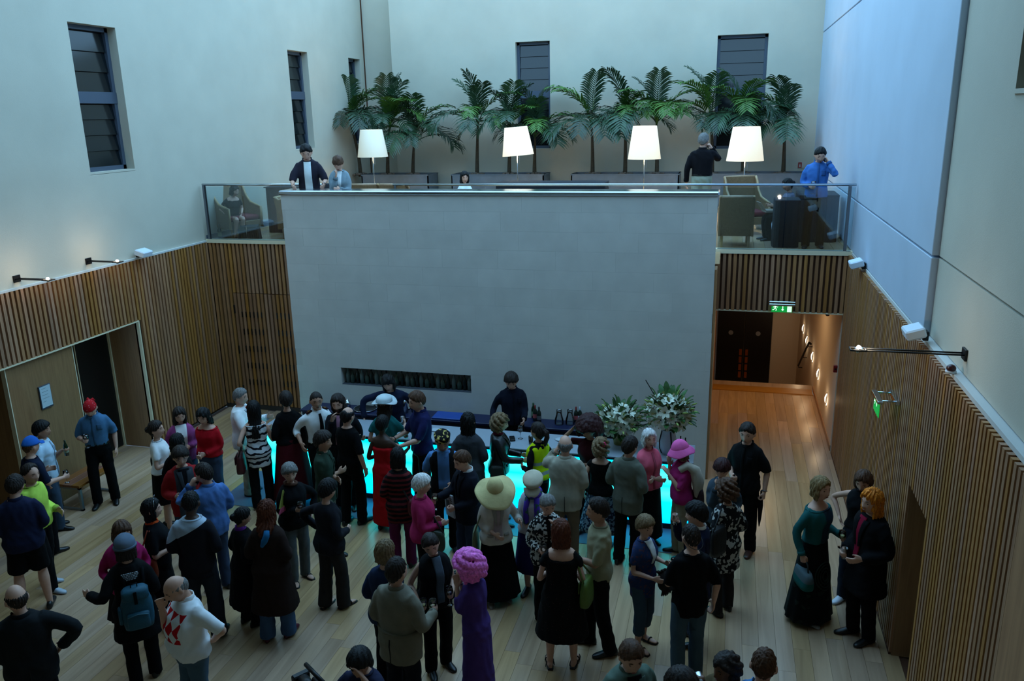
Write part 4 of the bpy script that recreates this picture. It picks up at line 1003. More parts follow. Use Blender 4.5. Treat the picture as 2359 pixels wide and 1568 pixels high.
pr('chin',(775,907),1.82,-18,'long-haired man in dark jacket resting chin on his hand','m',hair='long',hc='dark',hairlen=.17,top=('jacket',(.07,.07,.09),1,.80),inner=((.60,.42,.50),.06,.05,1.05),bottom=('trousers',BK),armR=(.05,.20,1.48),armL='waist',head=(0,6,4),beard=True)
pr('blacktee',(800,937),1.77,140,'man in black t-shirt with shaved crown leaning hand on bar','m',hair='balding',hc='black',top=('tee',(.025,.025,.03),.5,.80),bottom=('trousers',(.03,.03,.035)),armL=(-.16,.44,1.12),armR='down',stance=(.10,.06),head=(0,4,0))
pr('green',(742,990),1.74,72,'man in olive green shirt with folded arms','m',hair='full',hc='dark',sk='tan',top=('shirt',(.17,.23,.19),.5,.78),collar=(.17,.23,.19),bottom=('trousers',(.36,.36,.32)),armR=(-.12,.21,1.15),armL=(.12,.23,1.12),head=(8,0,0),stance=(.11,.08),shoes=(.18,.16,.15))
pr('fanlady',(665,1065),1.62,22,'grey-haired woman in black with a wine glass and grey trousers','f',hair='full',hc='grey',top=('sweater',(.045,.045,.055),1,.84),bottom=('trousers',(.30,.32,.33)),armR=(.02,.28,1.18),gripR=True,armL='pocket',head=(14,4,0),sandal=True,girth=1.08)
pr('darkjk',(757,1100),1.66,130,'black-haired guest in charcoal jacket and sandals from behind','f',hair='full',hc='black',top=('jacket',(.10,.10,.12),1,.82),bottom=('flared',(.15,.14,.14)),armR='waist',armL='hip',sandal=True,head=(0,12,0),stance=(.10,.07))
pr('browncoat',(612,1150),1.68,155,'woman with auburn hair in long brown coat with blue hood lining','f',hair='wavy',hc='red',hairlen=.24,top=('coat',(.13,.085,.07),1,.42),bottom=('flared',(.22,.30,.40)),armR='waist',armL='waist',shoes=(.35,.12,.18),head=(-5,8,0),stance=(.11,.05))
pr('purplecol',(560,1167),1.48,110,'small black-haired woman in black coat with purple collar','f',hair='bun',hc='black',sk='tan',top=('coat',(.045,.04,.05),1,.35),collar=(.40,.16,.52),bottom=('trousers',BK),armR='waist',armL='waist',head=(10,10,0))
# --- bar
pr('barman1',(890,862),1.80,-10,'barman with dark fringe bending over the tray in navy shirt','m',hair='long+fringe',hc='black',hairlen=.10,top=('shirt',(.09,.11,.19),1,.90),collar=(.09,.11,.19),bottom=('trousers',BK),armR=(.42,.20,.98),armL=(-.38,.10,1.02),poleR=(1,0,.4),lean=14,head=(0,6,8))
pr('barman2',(1177,857),1.82,15,'barman in dark navy shirt looking down behind the counter','m',hair='full',hc='dark',top=('shirt',(.06,.07,.12),1,.90),collar=(.06,.07,.12),bottom=('trousers',BK),armR=(.36,.22,.98),armL=(-.08,.34,1.04),head=(18,22,0))
pr('tealhat',(884,907),1.82,165,'woman in pale grey brimmed hat and teal top','f',hair='long',hc='dark',hairlen=.24,hat='bucket',top=('tee',(.10,.36,.36),.3,.85),bottom=('trousers',(.08,.10,.16)),armR=(.20,.32,1.26),gripR=True,armL='waist')
pr('halter',(880,955),1.70,150,'woman in backless red halter dress','f',hair='short',hc='black',sk='dark',top=('dress',(.62,.06,.08),0,.10,.05),neck='halter',armR=(.20,.42,1.14),armL='waist',shoes=(.05,.02,.02),head=(0,2,0))
pr('navypolo',(955,900),1.91,-68,'red-haired man in navy polo shirt leaning on the bar','m',hair='short',hc='brown',top=('tee',(.10,.11,.26),.5,.90),collar=(.10,.11,.26),bottom=('trousers',(.04,.04,.06)),armR=(.10,.42,1.10),armL=(-.10,.42,1.08),head=(0,10,0))
pr('stripes',(915,1030),1.66,172,'black-haired woman in red and black striped sweater','f',hair='bob',hc='black',top=('sweater',pattern('redstripe','stripe',(.40,.13,.14),(.07,.055,.06),15,.45),1,.72),bottom=('trousers',(.34,.10,.24)),armR='chin',armL='waist')
pr('tubeteika',(1018,993),1.76,0,'moustached man in embroidered cap with black waistcoat over blue shirt','m',hair='short',hc='grey',sk='tan',hat=['tubeteika','glasses'],top=('vest',pattern('waistcoat','front',(.03,.03,.035),(.30,.46,.64),.075,.04),0,.96),under=(.30,.46,.64),collar=(.34,.50,.68),bottom=('trousers',BK),armL=(-.06,.28,1.06),armR='down',head=(0,18,0),beard=True)
pr('suit',(1062,1037),1.74,-62,'man in dark suit holding a white wine glass and newspaper','m',hair='short',hc='brown',top=('jacket',(.075,.085,.12),1,.80),collar=(.80,.82,.85),bottom=('trousers',(.17,.22,.30)),armR=(.12,.42,1.14),gripR=True,armL=(-.02,.26,1.02),gripL=True,head=(0,16,0))
pr('greycoat',(1077,950),1.72,172,'woman with long wavy black hair in grey coat at the bar','f',hair='wavy',hc='black',hairlen=.42,top=('coat',(.20,.21,.23),1,.45),bottom=('trousers',BK),armR='waist',armL='waist',shoes=(.1,.1,.11))
pr('whitehair',(972,1090),1.62,92,'white-haired woman in raspberry pink sweater','f',hair='full',hc='white',top=('sweater',(.58,.13,.30),1,.88),bottom=('trousers',BK),armR=(.10,.30,1.10),armL='waist',girth=1.1,head=(5,4,0))
pr('leather',(1157,948),1.7,88,'curly-haired woman in black leather jacket at the counter','f',hair='curly',hc='sandy',low=-.12,top=('jacket',mat('black_leather',(.04,.045,.055),.35,bump=.3,bscale=30),1,.86),collar=(.38,.10,.18),bottom=('trousers',(.12,.16,.20)),armR=(.14,.42,1.08),armL=(-.04,.40,1.08),head=(0,10,0))
pr('hivis',(1240,972),1.66,-138,'woman with ponytail in yellow high visibility waistcoat','f',hair='pony',hc='dark',sk='tan',top=('vest',pattern('hivis','hivis',(.80,.90,.05),(.62,.66,.66)),0,.92),under=(.04,.04,.05),undersleeve=1.0,bottom=('trousers',(.04,.04,.05)),armR='waist',armL='waist',head=(-14,-4,0))
pr('beigesuit',(1302,1003),1.74,175,'balding man in pale beige linen suit holding phone to ear','m',hair='bald',hc='grey',top=('jacket',(.56,.54,.48),1,.78),collar=(.60,.58,.52),bottom=('trousers',(.38,.33,.27)),armL='ear',gripL=True,armR='waist',girth=1.16,head=(-6,6,0))
pr('afro',(1352,955),1.78,-38,'woman with big dark curly hair and dark red top raising her hand','f',hair='afro',hc='darkred',sk='tan',top=('tee',(.20,.05,.07),.3,.85),bottom=('trousers',BK),armR=(.16,.14,1.66),poleR=(1,.6,-.3),armL=(.05,.30,1.18),head=(0,10,0))
pr('flowerhair',(1385,1003),1.62,165,'curly-haired woman with pink hair flower and black top','f',hair='curly',hc='sandy',low=-.11,hat='flower',top=('tee',(.03,.03,.035),.1,.92),neck='low',bottom=('skirt',pattern('floralskirt','blotch',(.48,.58,.66),(.10,.16,.26),28,.5),.35,.14),armR='waist',armL='down')
pr('olivejk',(1453,1003),1.76,152,'man in grey-green tweed jacket with his back to camera','m',hair='short',hc='dark',top=('jacket',(.34,.35,.31),1,.76),collar=(.34,.35,.31),bottom=('trousers',BK),armR='waist',armL='waist',head=(10,4,0))
pr('pinkpolo',(1496,987),1.67,35,'white-haired woman in pink polo shirt with folded arms','f',hair='bob',hc='white',hairlen=.09,top=('shirt',(.78,.34,.42),.5,.90),collar=(.78,.34,.42),bottom=('skirt',BK,.15,.06),armR=(-.05,.24,1.08),armL=(.08,.22,1.10),head=(14,0,0),girth=1.08)
pr('pinkhat',(1563,1012),1.64,-75,'woman in magenta t-shirt and pink sun hat','f',hair='bob',hc='sandy',hat='pinkhat',top=('tee',(.58,.14,.36),.5,.86),bottom=('trousers',(.52,.48,.40)),armR='chin',armL=(-.06,.26,1.36),head=(0,12,0),girth=1.1)
# --- middle
pr('sunhat',(1140,1103),1.64,12,'woman in wide straw sun hat with cream jacket','f',hair='short',hc='brown',hat='sunhat',top=('jacket',(.70,.66,.62),.85,.86),inner=((.60,.52,.52),.06,.05,.95),bottom=('skirt',(.03,.03,.035),.10,.13),armR='clasp',armL=(-.26,.28,1.20),open=-1,shoes=(.55,.52,.48),head=(10,22,0))
pr('flatcap',(1227,1092),1.62,-12,'woman in cream peaked cap with purple patterned scarf','f',hair='short',hc='dark',hat='flatcap',top=('tee',(.62,.60,.62),.5,.90),bottom=('skirt',(.10,.09,.26),.35,.08),armR='clasp',armL='clasp',head=(-5,24,0),girth=1.12)
pr('pattern',(1263,1140),1.62,8,'grey-haired woman in black and white patterned jacket','f',hair='short',hc='grey',top=('jacket',pattern('bwjk','mosaic',(.05,.05,.06),(.72,.71,.68),42,.52),.9,.82),inner=(BK,.06,.04,1.0),bottom=('trousers',(.03,.03,.035)),armR=(.10,.27,1.10),gripR=True,armL=(-.05,.20,1.45),sandal=True,head=(-6,18,0))
pr('blackdress',(1292,1195),1.70,176,'auburn-haired woman in black off-shoulder dress from behind','f',hair='bob',hc='red',hairlen=.15,top=('dress',pattern('flowerdress','spots',(.03,.03,.035),(.35,.22,.22),34,.10),.25,.42,.10),neck='off',armR='waist',armL='waist',sandal=True,girth=1.12,stance=(.13,.02),head=(-10,2,0))
pr('tantee',(1378,1145),1.81,-82,'man in tan t-shirt and black trousers','m',hair='short',hc='dark',sk='tan',top=('tee',(.52,.50,.40),.5,.88),bottom=('trousers',(.035,.035,.04)),armR='down',armL=(-.05,.34,1.16),gripL=True,head=(0,0,0),stance=(.11,.10))
pr('bluetop',(1488,1185),1.58,55,'sandy-haired woman in blue flowered top and rolled jeans','f',hair='full',hc='sandy',top=('tee',pattern('bluefloral','blotch',(.15,.22,.38),(.34,.24,.30),30,.60),.35,.72),inner=((.80,.82,.84),.06,.015,1.18),bottom=('capri',(.20,.27,.33)),armR=(.10,.30,1.06),armL='drink',sandal=True,head=(14,2,0))
pr('blackback',(1592,1207),1.76,-158,'man in black t-shirt with glasses cord seen from behind','m',hair='shaved',hc='dark',top=('tee',(.03,.03,.04),.5,.80),bottom=('trousers',(.22,.29,.34)),armL=(-.10,.34,1.08),gripL=True,armR='down',head=(-8,4,0),stance=(.11,.05))
pr('drinker',(1602,1153),1.70,-95,'black-haired man in navy jacket and white collar drinking','m',hair='full',hc='black',top=('jacket',(.07,.09,.17),1,.62),collar=(.82,.86,.9),inner=((.82,.86,.9),.05,.02,1.2),bottom=('trousers',(.16,.20,.27)),armR=(.06,.26,1.52),gripR=True,armL='waist',head=(0,6,0))
pr('patternshirt',(1672,1097),1.70,-140,'brown curly-haired woman in black and white patterned shirt','f',hair='curly',hc='brown',low=-.10,top=('shirt',pattern('bwshirt','mosaic',(.10,.10,.11),(.70,.70,.68),30,.62),1,.62),bottom=('trousers',(.14,.13,.13)),armR='waist',armL='waist',head=(-20,4,0))
pr('darkredhair',(1664,1055),1.66,-8,'woman with dark red hair and grey sweater','f',hair='full+fringe',hc='darkred',top=('sweater',(.20,.25,.29),1,.85),bottom=('trousers',BK),armR='chin',armL='waist',head=(0,14,0))
pr('umbrellaman',(1722,973),1.84,-22,'man in black short-sleeved shirt with folded umbrella','m',hair='short',hc='dark',top=('shirt',(.055,.06,.065),.5,.86),collar=(.055,.06,.065),bottom=('trousers',(.025,.025,.03)),armR=(.06,.27,1.10),gripR=True,armL='down',gripL=True,shoes=(.30,.14,.09),head=(-8,8,0))
# --- right wall trio
pr('tealcard',(1893,1097),1.76,62,'woman in teal cardigan and long black skirt','f',hair='bob',hc='blond',hairlen=.08,top=('sweater',pattern('tealcard','front',(.09,.33,.33),(.12,.20,.26),.07,.06),1,1.0),neck='low',bottom=('skirt',pattern('disc','blotch',(.03,.03,.035),(.10,.14,.12),9,.62),.06,.13),armR='down',gripR=True,armL=(-.12,.28,1.08),gripL=True,shoes=(.55,.55,.56),head=(12,0,0))
pr('armgirl',(1990,1084),1.72,-22,'girl in black sleeveless top with hand on her hip','f',hair='bob',hc='brown',hairlen=.06,top=('tee',(.035,.04,.05),0,.98),bottom=('trousers',(.09,.11,.15)),armR='hip',armL='drink',gripL=True,shoes=(.78,.80,.84),head=(-10,22,0),stance=(.09,.08))
pr('orangewig',(2010,1125),1.80,-52,'guest in orange wig and long black coat by the slatted wall','m',hair='wavy',hc='orange',hairlen=.20,top=('coat',(.04,.04,.05),1,.60),inner=((.45,.06,.16),.05,.03,1.0),bottom=('trousers',(.025,.025,.03)),armR=(.08,.26,1.02),gripR=True,armL='waist',head=(-6,4,0))
# --- front
pr('sportcoat',(912,1283),1.76,140,'balding man in beige belted jacket holding a white wine glass','m',hair='receding',hc='dark',top=('jacket',(.42,.40,.35),1,.74),collar=(.42,.40,.35),bottom=('trousers',(.06,.07,.10)),armR=(.20,.32,1.12),gripR=True,armL='waist',girth=1.12,head=(4,0,0))
pr('blonde',(885,1243),1.68,140,'blond-bobbed woman in denim jacket behind the beige jacket','f',hair='bob',hc='sandy',hairlen=.09,top=('jacket',(.10,.15,.25),1,.85),bottom=('trousers',BK),armR='waist',armL='waist',head=(5,0,0))
pr('smilewoman',(985,1230),1.64,20,'smiling short-haired woman in black waistcoat with two glasses','f',hair='short',hc='dark',top=('vest',(.035,.035,.045),0,.92),inner=((.26,.30,.34),.05,.04,.96),bottom=('trousers',(.03,.03,.035)),armR=(.24,.20,.98),gripR=True,armL=(-.08,.30,1.10),gripL=True,head=(14,16,12),girth=1.12,shoes=(.03,.03,.035))
pr('pinkwig',(1070,1262),1.70,-112,'guest in curly pink wig and long purple dress','f',hair='wig',hc='pink',low=-.115,top=('dress',(.26,.18,.41),.78,.05,.04),armR='chin',armL='chin',head=(0,18,0),girth=1.06)
pr('cameraman',(823,1497),1.60,-25,'camera operator with headphones holding his forehead','m',hair='full',hc='black',sk='tan',hat='headphones',top=('tee',(.13,.14,.22),.5,.90),bottom=('trousers',BK),armL=(-.05,.19,1.62),poleL=(-.6,.6,-.6),armR=(.20,.30,1.30),gripR=True,head=(-5,22,0))
pr('oliveman',(1456,1477),1.74,30,'brown-haired man in grey-green jacket at the bottom edge','m',hair='short',hc='brown',top=('jacket',(.30,.36,.32),1,.80),inner=(BK,.06,.04,1.0),collar=(.30,.36,.32),bottom=('trousers',BK),armR='waist',armL='waist',head=(10,14,0))
pr('canman',(1672,1497),1.66,-58,'curly brown-haired man drinking from silver can','m',hair='curly',hc='dark',sk='brown',top=('jacket',(.30,.25,.17),1,.85),bottom=('trousers',BK),armR=(.05,.24,1.56),gripR=True,armL='waist',head=(-8,4,0),vol=.5)
pr('shavedblue',(1763,1492),1.8,168,'man with shaved head in bright blue shirt at bottom edge','m',hair='shaved',hc='brown',top=('shirt',(.27,.45,.64),.5,.85),collar=(.27,.45,.64),bottom=('trousers',BK),armR='waist',armL='waist',girth=1.2,head=(-8,10,0))
pr('tophair',(1575,1540),1.76,60,'dark-haired guest cut off by the bottom edge','m',hair='full',hc='dark',top=('jacket',(.06,.06,.07),1,.85),bottom=('trousers',BK),armR='waist',armL='waist',head=(0,15,0))
# --- balcony
YB0=HB
def bal(key,uv,y,*a,**k):
    p=aty(uv[0],uv[1],y); H=k.pop('H_',1.75)
    return pr(key,uv,H,*a,base=HB,fity=y,**k)
bal('seated',(540,425),.42,20,'dark-haired woman in black dress seated in wicker armchair','f',hair='bob',hc='dark',hairlen=.10,sit=.44,H_=1.68,top=('dress',(.05,.05,.06),.3,.80,.06),neck='low',bottom=('skirt',(.06,.06,.07),.80,.10),armR=(.24,.26,1.04),gripR=True,armL='waist',lean=18,head=(-25,14,0),shoes=(.05,.05,.06),knees=.08,feetx=.05,feety=.02)
bal('leaner',(703,331),-.88,-4,'man in dark open shirt over white t-shirt at the coping','m',hair='short',hc='black',top=('shirt',(.15,.14,.18),.5,.86),inner=((.80,.84,.88),.055,.06,.9),collar=(.15,.14,.18),bottom=('trousers',BK),armR=(.22,.46,1.075),armL=(-.24,.46,1.075),lean=10,head=(0,24,0))
bal('chinwoman',(777,358),-.92,-6,'woman in grey cardigan leaning chin on hand over the coping','f',hair='bun+fringe',hc='brown',top=('sweater',(.46,.52,.55),1,.88),inner=((.80,.82,.84),.05,.02,1.2),bottom=('trousers',BK),armR='chin',armL=(.02,.44,1.15),lean=12,head=(0,26,0))
bal('phoneback',(1622,305),2.6,172,'grey-haired man in black shirt on the phone among the palms','m',hair='short',hc='grey',top=('shirt',(.06,.055,.07),.95,1.0),collar=(.06,.055,.07),bottom=('trousers',(.52,.54,.48)),armR='ear',gripR=True,armL='down',girth=1.14,head=(10,4,0))
bal('bluephoneman',(1892,338),.50,4,'man in blue shirt on the phone holding a wine glass','m',hair='short',hc='black',top=('shirt',(.22,.39,.63),1,.88),collar=(.22,.39,.63),bottom=('trousers',(.03,.03,.04)),armL='ear',gripL=True,armR=(.10,.26,1.08),gripR=True,head=(-8,26,0),stance=(.12,.04))
bal('satgirl',(1070,394),2.2,30,'dark-haired woman in white top with black straps seated behind the rail','f',hair='bob',hc='black',sit=.44,H_=1.70,top=('tee',(.80,.84,.88),.3,.95),bottom=('trousers',BK),armR='waist',armL='waist',head=(20,8,0))
bal('satgrey',(1815,410),1.45,-70,'dark-haired woman in grey top seated beside the dark booth','f',hair='bun',hc='black',sk='tan',sit=.44,H_=1.70,top=('tee',(.40,.40,.46),.5,.95),bottom=('trousers',(.03,.03,.04)),armR=(.10,.42,1.20),armL=(-.08,.42,1.20),head=(-5,14,0))
# ================================================================== THINGS THE GUESTS HOLD AND CARRY
M_glass=glass('clear_glass',(.96,.98,.99),.12)
def wmat(k):
    return {'red':mat('red_wine',(.22,.02,.05),.1),'white':mat('white_wine',(.72,.70,.42),.1),'dark':mat('dark_drink',(.08,.03,.03),.1),'water':mat('water_drink',(.55,.62,.64),.05),'beer':mat('amber_beer',(.72,.42,.10),.1)}[k]
def glass_meshes():
    d={}
    bowl=MB(); bowl.lathe([(.004,.085),(.026,.098),(.036,.125),(.035,.150),(.030,.178),(.0285,.178),(.033,.150),(.034,.126),(.024,.101),(.003,.089)],18)
    stem=MB(); stem.lathe([(.0035,.006),(.0035,.088)],8,cap=True)
    foot=MB(); foot.lathe([(.033,0),(.033,.003),(.004,.008)],18,cap=True)
    d['bowl']=bowl.mesh('bowl',[M_glass],True); d['stem']=stem.mesh('stem',[M_glass],True); d['foot']=foot.mesh('foot',[M_glass],True)
    w=MB(); w.lathe([(.002,.090),(.024,.102),(.0335,.124),(.0335,.136)],18,cap=True); d['wine']=w
    t=MB(); t.lathe([(.030,0),(.035,.12),(.033,.12),(.028,.006)],18,cap=False); t.lathe([(.0,.0),(.03,.0)],18); d['tumbler']=t.mesh('tumbler',[M_glass],True)
    tw=MB(); tw.lathe([(.027,.008),(.031,.075)],18,cap=True); d['fill']=tw
    return d
GMS=glass_meshes()
def wine_glass(loc,fill,label,group=None,tilt=(0,0,0),sc=1.15):
    t=thing('wine_glass',label,'glass',loc,0,group); t.scale=(sc,)*3; t.rotation_euler=tilt
    for k in ('bowl','stem','foot'): link('glass_'+k,GMS[k],t)
    if fill: link('wine',GMS['wine'].mesh('wine',[wmat(fill)],True),t)
    return t
def tumbler(loc,fill,label,group=None,sc=1.0):
    t=thing('tumbler',label,'glass',loc,0,group); t.scale=(sc,)*3
    link('glass_body',GMS['tumbler'],t)
    if fill: link('drink',GMS['fill'].mesh('drink',[wmat(fill)],True),t)
    return t
def W_(P,p): return P['M']@Vector(p)
def grip(P,side): return P['hands'][side][0]
def hold_wine(k,side,fill,label,sc=1.15):
    P=PEOPLE[k]; g=W_(P,grip(P,side)); return wine_glass(g-Vector((0,0,.10*sc)),fill,label,sc=sc)
def hold_tumbler(k,side,fill,label):
    P=PEOPLE[k]; g=W_(P,grip(P,side)); return tumbler(g-Vector((0,0,.05)),fill,label)
def hold_phone(k,side,label,col=(.05,.05,.06)):
    P=PEOPLE[k]; hc,pc,fd,th,pn=P['hands'][side]
    t=thing('mobile_phone',label,'phone'); X=(th).normalized(); Y=fd.normalized(); Z=X.cross(Y)
    t.matrix_world=P['M']@Matrix(((X.x,Y.x,Z.x,hc.x),(X.y,Y.y,Z.y,hc.y),(X.z,Y.z,Z.z,hc.z),(0,0,0,1)))
    obj('phone_body',MB().bbox((-.05,-.024,-.008),(.055,.024,.008),.004),mat('phone_%d'%int(col[0]*100),col,.35),t)
    obj('phone_screen',MB().box((-.01,-.018,.008),(.045,.018,.0095)),mat('phone_screen',(.10,.12,.15),.1),t)
    return t
hold_wine('bandana',1,'red','red wine glass held by the man in red bandana')
hold_wine('bluecap',1,'dark','dark drink in glass held by man in blue cap',1.0)
hold_wine('magenta',1,'white','wine glass held beside the grey cap by woman in magenta')
hold_wine('tiara',-1,'white','wine glass held by the woman with tiara')
hold_wine('fanlady',1,'red','wine glass held by the grey-haired woman in black')
hold_tumbler('tealhat',1,'water','tumbler raised by the woman in teal top')
hold_wine('suit',1,'white','white wine glass held by the man in dark suit')
hold_wine('pattern',1,None,'empty glass held by woman in black and white jacket')
hold_tumbler('blackback',-1,'dark','dark drink held by man in black t-shirt with glasses cord')
hold_tumbler('drinker',1,'dark','dark glass at the lips of man in navy jacket')
hold_wine('tealcard',-1,'white','wine glass held by woman in teal cardigan')
hold_wine('sportcoat',1,'white','white wine glass held by man in beige belted jacket')
hold_wine('smilewoman',1,'white','white wine glass held low by the smiling woman')
hold_wine('smilewoman',-1,'red','red wine glass held by the smiling woman near pink wig')
hold_tumbler('orangewig',1,'water','short glass held by guest in orange wig')
hold_wine('bluephoneman',1,'red','wine glass held by blue-shirted man on the balcony')
hold_phone('bluephone',-1,'black phone at the ear of man in blue shirt below')
hold_phone('beigesuit',-1,'black phone at the ear of man in beige suit')
hold_phone('phoneback',1,'dark phone of grey-haired man on balcony')
hold_phone('bluephoneman',-1,'dark phone at the ear of blue-shirted balcony man')
hold_phone('armgirl',-1,'silver phone held by the girl in black sleeveless top',(.6,.62,.66))
hold_phone('seated',1,'silver camera phone held by seated woman in armchair',(.5,.52,.55))
hold_phone('umbrellaman',1,'small dark phone held by man with the umbrella')
# green beer bottle, silver can
P=PEOPLE['asian']; g=W_(P,grip(P,-1)); bt=thing('beer_bottle','green beer bottle held by man in pale blue shirt','bottle',g-Vector((0,0,.09)))
obj('bottle_glass',MB().lathe([(.001,0),(.030,.003),(.031,.13),(.024,.165),(.013,.19),(.012,.235),(.001,.236)],16),mat('green_bottle',(.05,.16,.07),.1),bt,True)
obj('bottle_label',MB().lathe([(.0315,.05),(.0315,.105)],16),mat('paper_label',(.55,.60,.50),.7),bt,True)
P=PEOPLE['canman']; hc,pc,fd,th,pn=P['hands'][1]; g=W_(P,hc); ct=thing('drinks_can','silver drinks can tipped to the mouth','can',g); ct.rotation_euler=(RAD(10),RAD(70),P['rz'])
obj('can_body',MB().lathe([(.001,-.06),(.026,-.06),(.033,-.05),(.033,.05),(.026,.06),(.001,.058)],18),mat('silver_can',(.75,.78,.82),.25,1),ct,True)
# umbrella hanging from the man's left hand
P=PEOPLE['umbrellaman']; g=W_(P,grip(P,-1)); um=thing('folded_umbrella','black folded umbrella hanging from hand of man in black','umbrella',g)
obj('umbrella_canopy',MB().lathe([(.012,.02),(.030,-.05),(.034,-.12),(.020,-.32),(.005,-.42)],10,cap=True),fabric((.03,.03,.035)),um,True)
obj('umbrella_handle',MB().tube([(0,0,.09),(0,0,.0)],.012,8),M_black,um,True)
# newspaper under the suit's arm
P=PEOPLE['suit']; np_=thing('newspaper','folded newspaper tucked under the arm of man in dark suit','newspaper'); np_.matrix_world=P['M']@Matrix.Translation((.16,.17,.98))@Matrix.Rotation(RAD(8),4,'Y')
obj('paper',MB().bbox((-.11,-.012,-.15),(.11,.012,.15),.004),mat('newsprint',(.66,.68,.70),.8,var=.1,vscale=20),np_)
obj('photo_print',MB().box((-.02,.012,-.06),(.08,.0135,.07)),mat('news_photo',(.22,.24,.25),.8,var=.5,vscale=30),np_)
for i in range(5): obj('text_line',MB().box((-.10,.012,.10-.03*i),(-.04,.0135,.112-.03*i)),mat('news_ink',(.3,.3,.3),.8),np_)

def bag(k,pos,size,col,label,rz=0,shoulder=None,name='handbag',strapcol=None,hand=None,handle=.16,flap=True,slouch=.0,m=None):
    P=PEOPLE[k]; t=thing(name,label,'bag'); t.matrix_world=P['M']@Matrix.Translation(pos)@Matrix.Rotation(RAD(rz),4,'Z')
    w,h,d=size; mm=m or mat('bag_'+k,col,.6,bump=.3,bscale=40,var=.1); ms=mat('strap_'+k,strapcol,.6) if strapcol else mm
    mb=MB(); rings=[]
    for i in range(7):
        u=i/6; z=-h/2+h*u; q=1-.25*u*slouch*4*.5; e=(1-.15*(2*abs(u-.45))**3)
        rings.append([(w/2*e*math.copysign(abs(cos(a))**.5,cos(a)),d/2*e*(1.0-.35*u)*math.copysign(abs(sin(a))**.7,sin(a)),z-slouch*.12*u*cos(a)**2) for a in [2*pi*j/20 for j in range(20)]])
    mb.loft(rings); obj('bag_body',mb,mm,t,True)
    if flap: obj('bag_flap',MB().bbox((-w*.40,d*.40,.0),(w*.40,d*.40+.012,h*.42),.004),mm,t)
    inv=(Matrix.Translation(pos)@Matrix.Rotation(RAD(rz),4,'Z')).inverted()
    if shoulder is not None:
        sp=inv@P['B'](shoulder)
        for sx in (-1,1):
            pts=[Vector((sx*w*.42,0,h*.46)),Vector((sx*w*.42,0,h*.46)).lerp(sp,.55)+Vector((0,0,0)),sp+Vector((sx*.012,0,.0))]
            obj('strap',MB().tube(pts,.010,6),ms,t,True)
    elif handle:
        obj('handle',MB().tube([Vector((-w*.28,0,h*.47)),Vector((-w*.22,0,h*.47+handle*.7)),Vector((0,0,h*.47+handle)),Vector((w*.22,0,h*.47+handle*.7)),Vector((w*.28,0,h*.47))],.009,7),ms,t,True)
    return t
bag('blouse',(-.26,-.04,1.03),(.30,.18,.09),(.05,.05,.055),'black leather handbag on arm of woman in white blouse',rz=85,shoulder=(-.15,-.0,1.40))
bag('tiara',(.20,-.12,.96),(.26,.24,.10),(.55,.20,.07),'orange leather bag slung behind woman with tiara',rz=60,shoulder=(.13,-.05,1.42),strapcol=(.58,.22,.08))
bag('zebra',(-.27,.0,.80),(.28,.30,.14),(.28,.06,.07),'dark red and black bag hanging beside zebra top',rz=80,shoulder=(-.12,-.0,1.40),strapcol=(.04,.04,.05))
bag('redskirt',(.24,-.05,1.0),(.26,.26,.12),(.04,.04,.05),'black bag at the side of woman in dark red skirt',rz=80,shoulder=(.12,0,1.42))
bag('whitehair',(.20,.14,.93),(.30,.26,.10),(.19,.22,.17),'dark olive shoulder bag on the woman in raspberry sweater',rz=60,shoulder=(-.09,.02,1.44),strapcol=(.12,.10,.09))
bag('stripes',(.22,-.10,.98),(.26,.22,.12),(.36,.06,.08),'dark red handbag on the hip of striped sweater',rz=40,shoulder=(-.08,.0,1.44),strapcol=(.06,.05,.06))
bag('blackdress',(.27,-.04,.98),(.28,.30,.12),(.33,.42,.14),'green bag hanging from shoulder of the black dress',rz=75,shoulder=(.15,-.02,1.37),strapcol=(.33,.40,.14),slouch=.2)
bag('sunhat',(.26,-.06,.86),(.30,.34,.08),(.40,.42,.30),'pale olive tote bag beside the straw sun hat',rz=70,shoulder=(.13,-.02,1.40),flap=False)
P=PEOPLE['tealcard']; hp=P['hands'][1][0]
bag('tealcard',(hp.x,hp.y+.01,hp.z-.21),(.34,.20,.16),(.06,.36,.34),'teal boxy handbag carried by woman in teal cardigan',rz=55,handle=.12,strapcol=(.04,.05,.05),flap=False,m=pattern('tealbag','hem',(.30,.36,.38),(.07,.34,.33),1,.0))
bag('patternshirt',(-.22,-.14,1.10),(.28,.34,.12),(.04,.04,.05),'black bag on the back of patterned shirt',rz=20,shoulder=(-.10,-.03,1.43))
bag('leather',(.20,-.02,.86),(.22,.34,.10),(.07,.12,.09),'dark green bag at side of leather jacket',rz=90,shoulder=(.11,-.02,1.42))
# teal backpack
P=PEOPLE['greycap']; bp=thing('backpack','teal backpack on the back of guest in grey cap','bag'); bp.matrix_world=P['M']@Matrix.Translation((.03,-.235,1.05))
mt=mat('teal_nylon',(.07,.30,.38),.7,bump=.3,bscale=50,var=.1)
mb=MB(); rings=[]
for i in range(9):
    u=i/8; z=-.23+.46*u; w=.155*(1-.35*max(0,u-.6)/.4)*(.90+.1*min(1,u*5)); d=.085*(1-.45*max(0,u-.55)/.45)
    rings.append([(w*math.copysign(abs(cos(a))**.6,cos(a)),d*math.copysign(abs(sin(a))**.7,sin(a)),z) for a in [2*pi*j/22 for j in range(22)]])
mb.loft(rings); obj('pack_body',mb,mt,bp,True)
obj('front_pocket',MB().bbox((-.11,-.13,-.21),(.11,-.07,-.02),.02),mt,bp,True); obj('pocket_zip',MB().tube([(-.10,-.133,-.045),(0,-.136,-.025),(.10,-.133,-.045)],.005,6),mat('pale_zip',(.25,.45,.52),.6),bp,True)
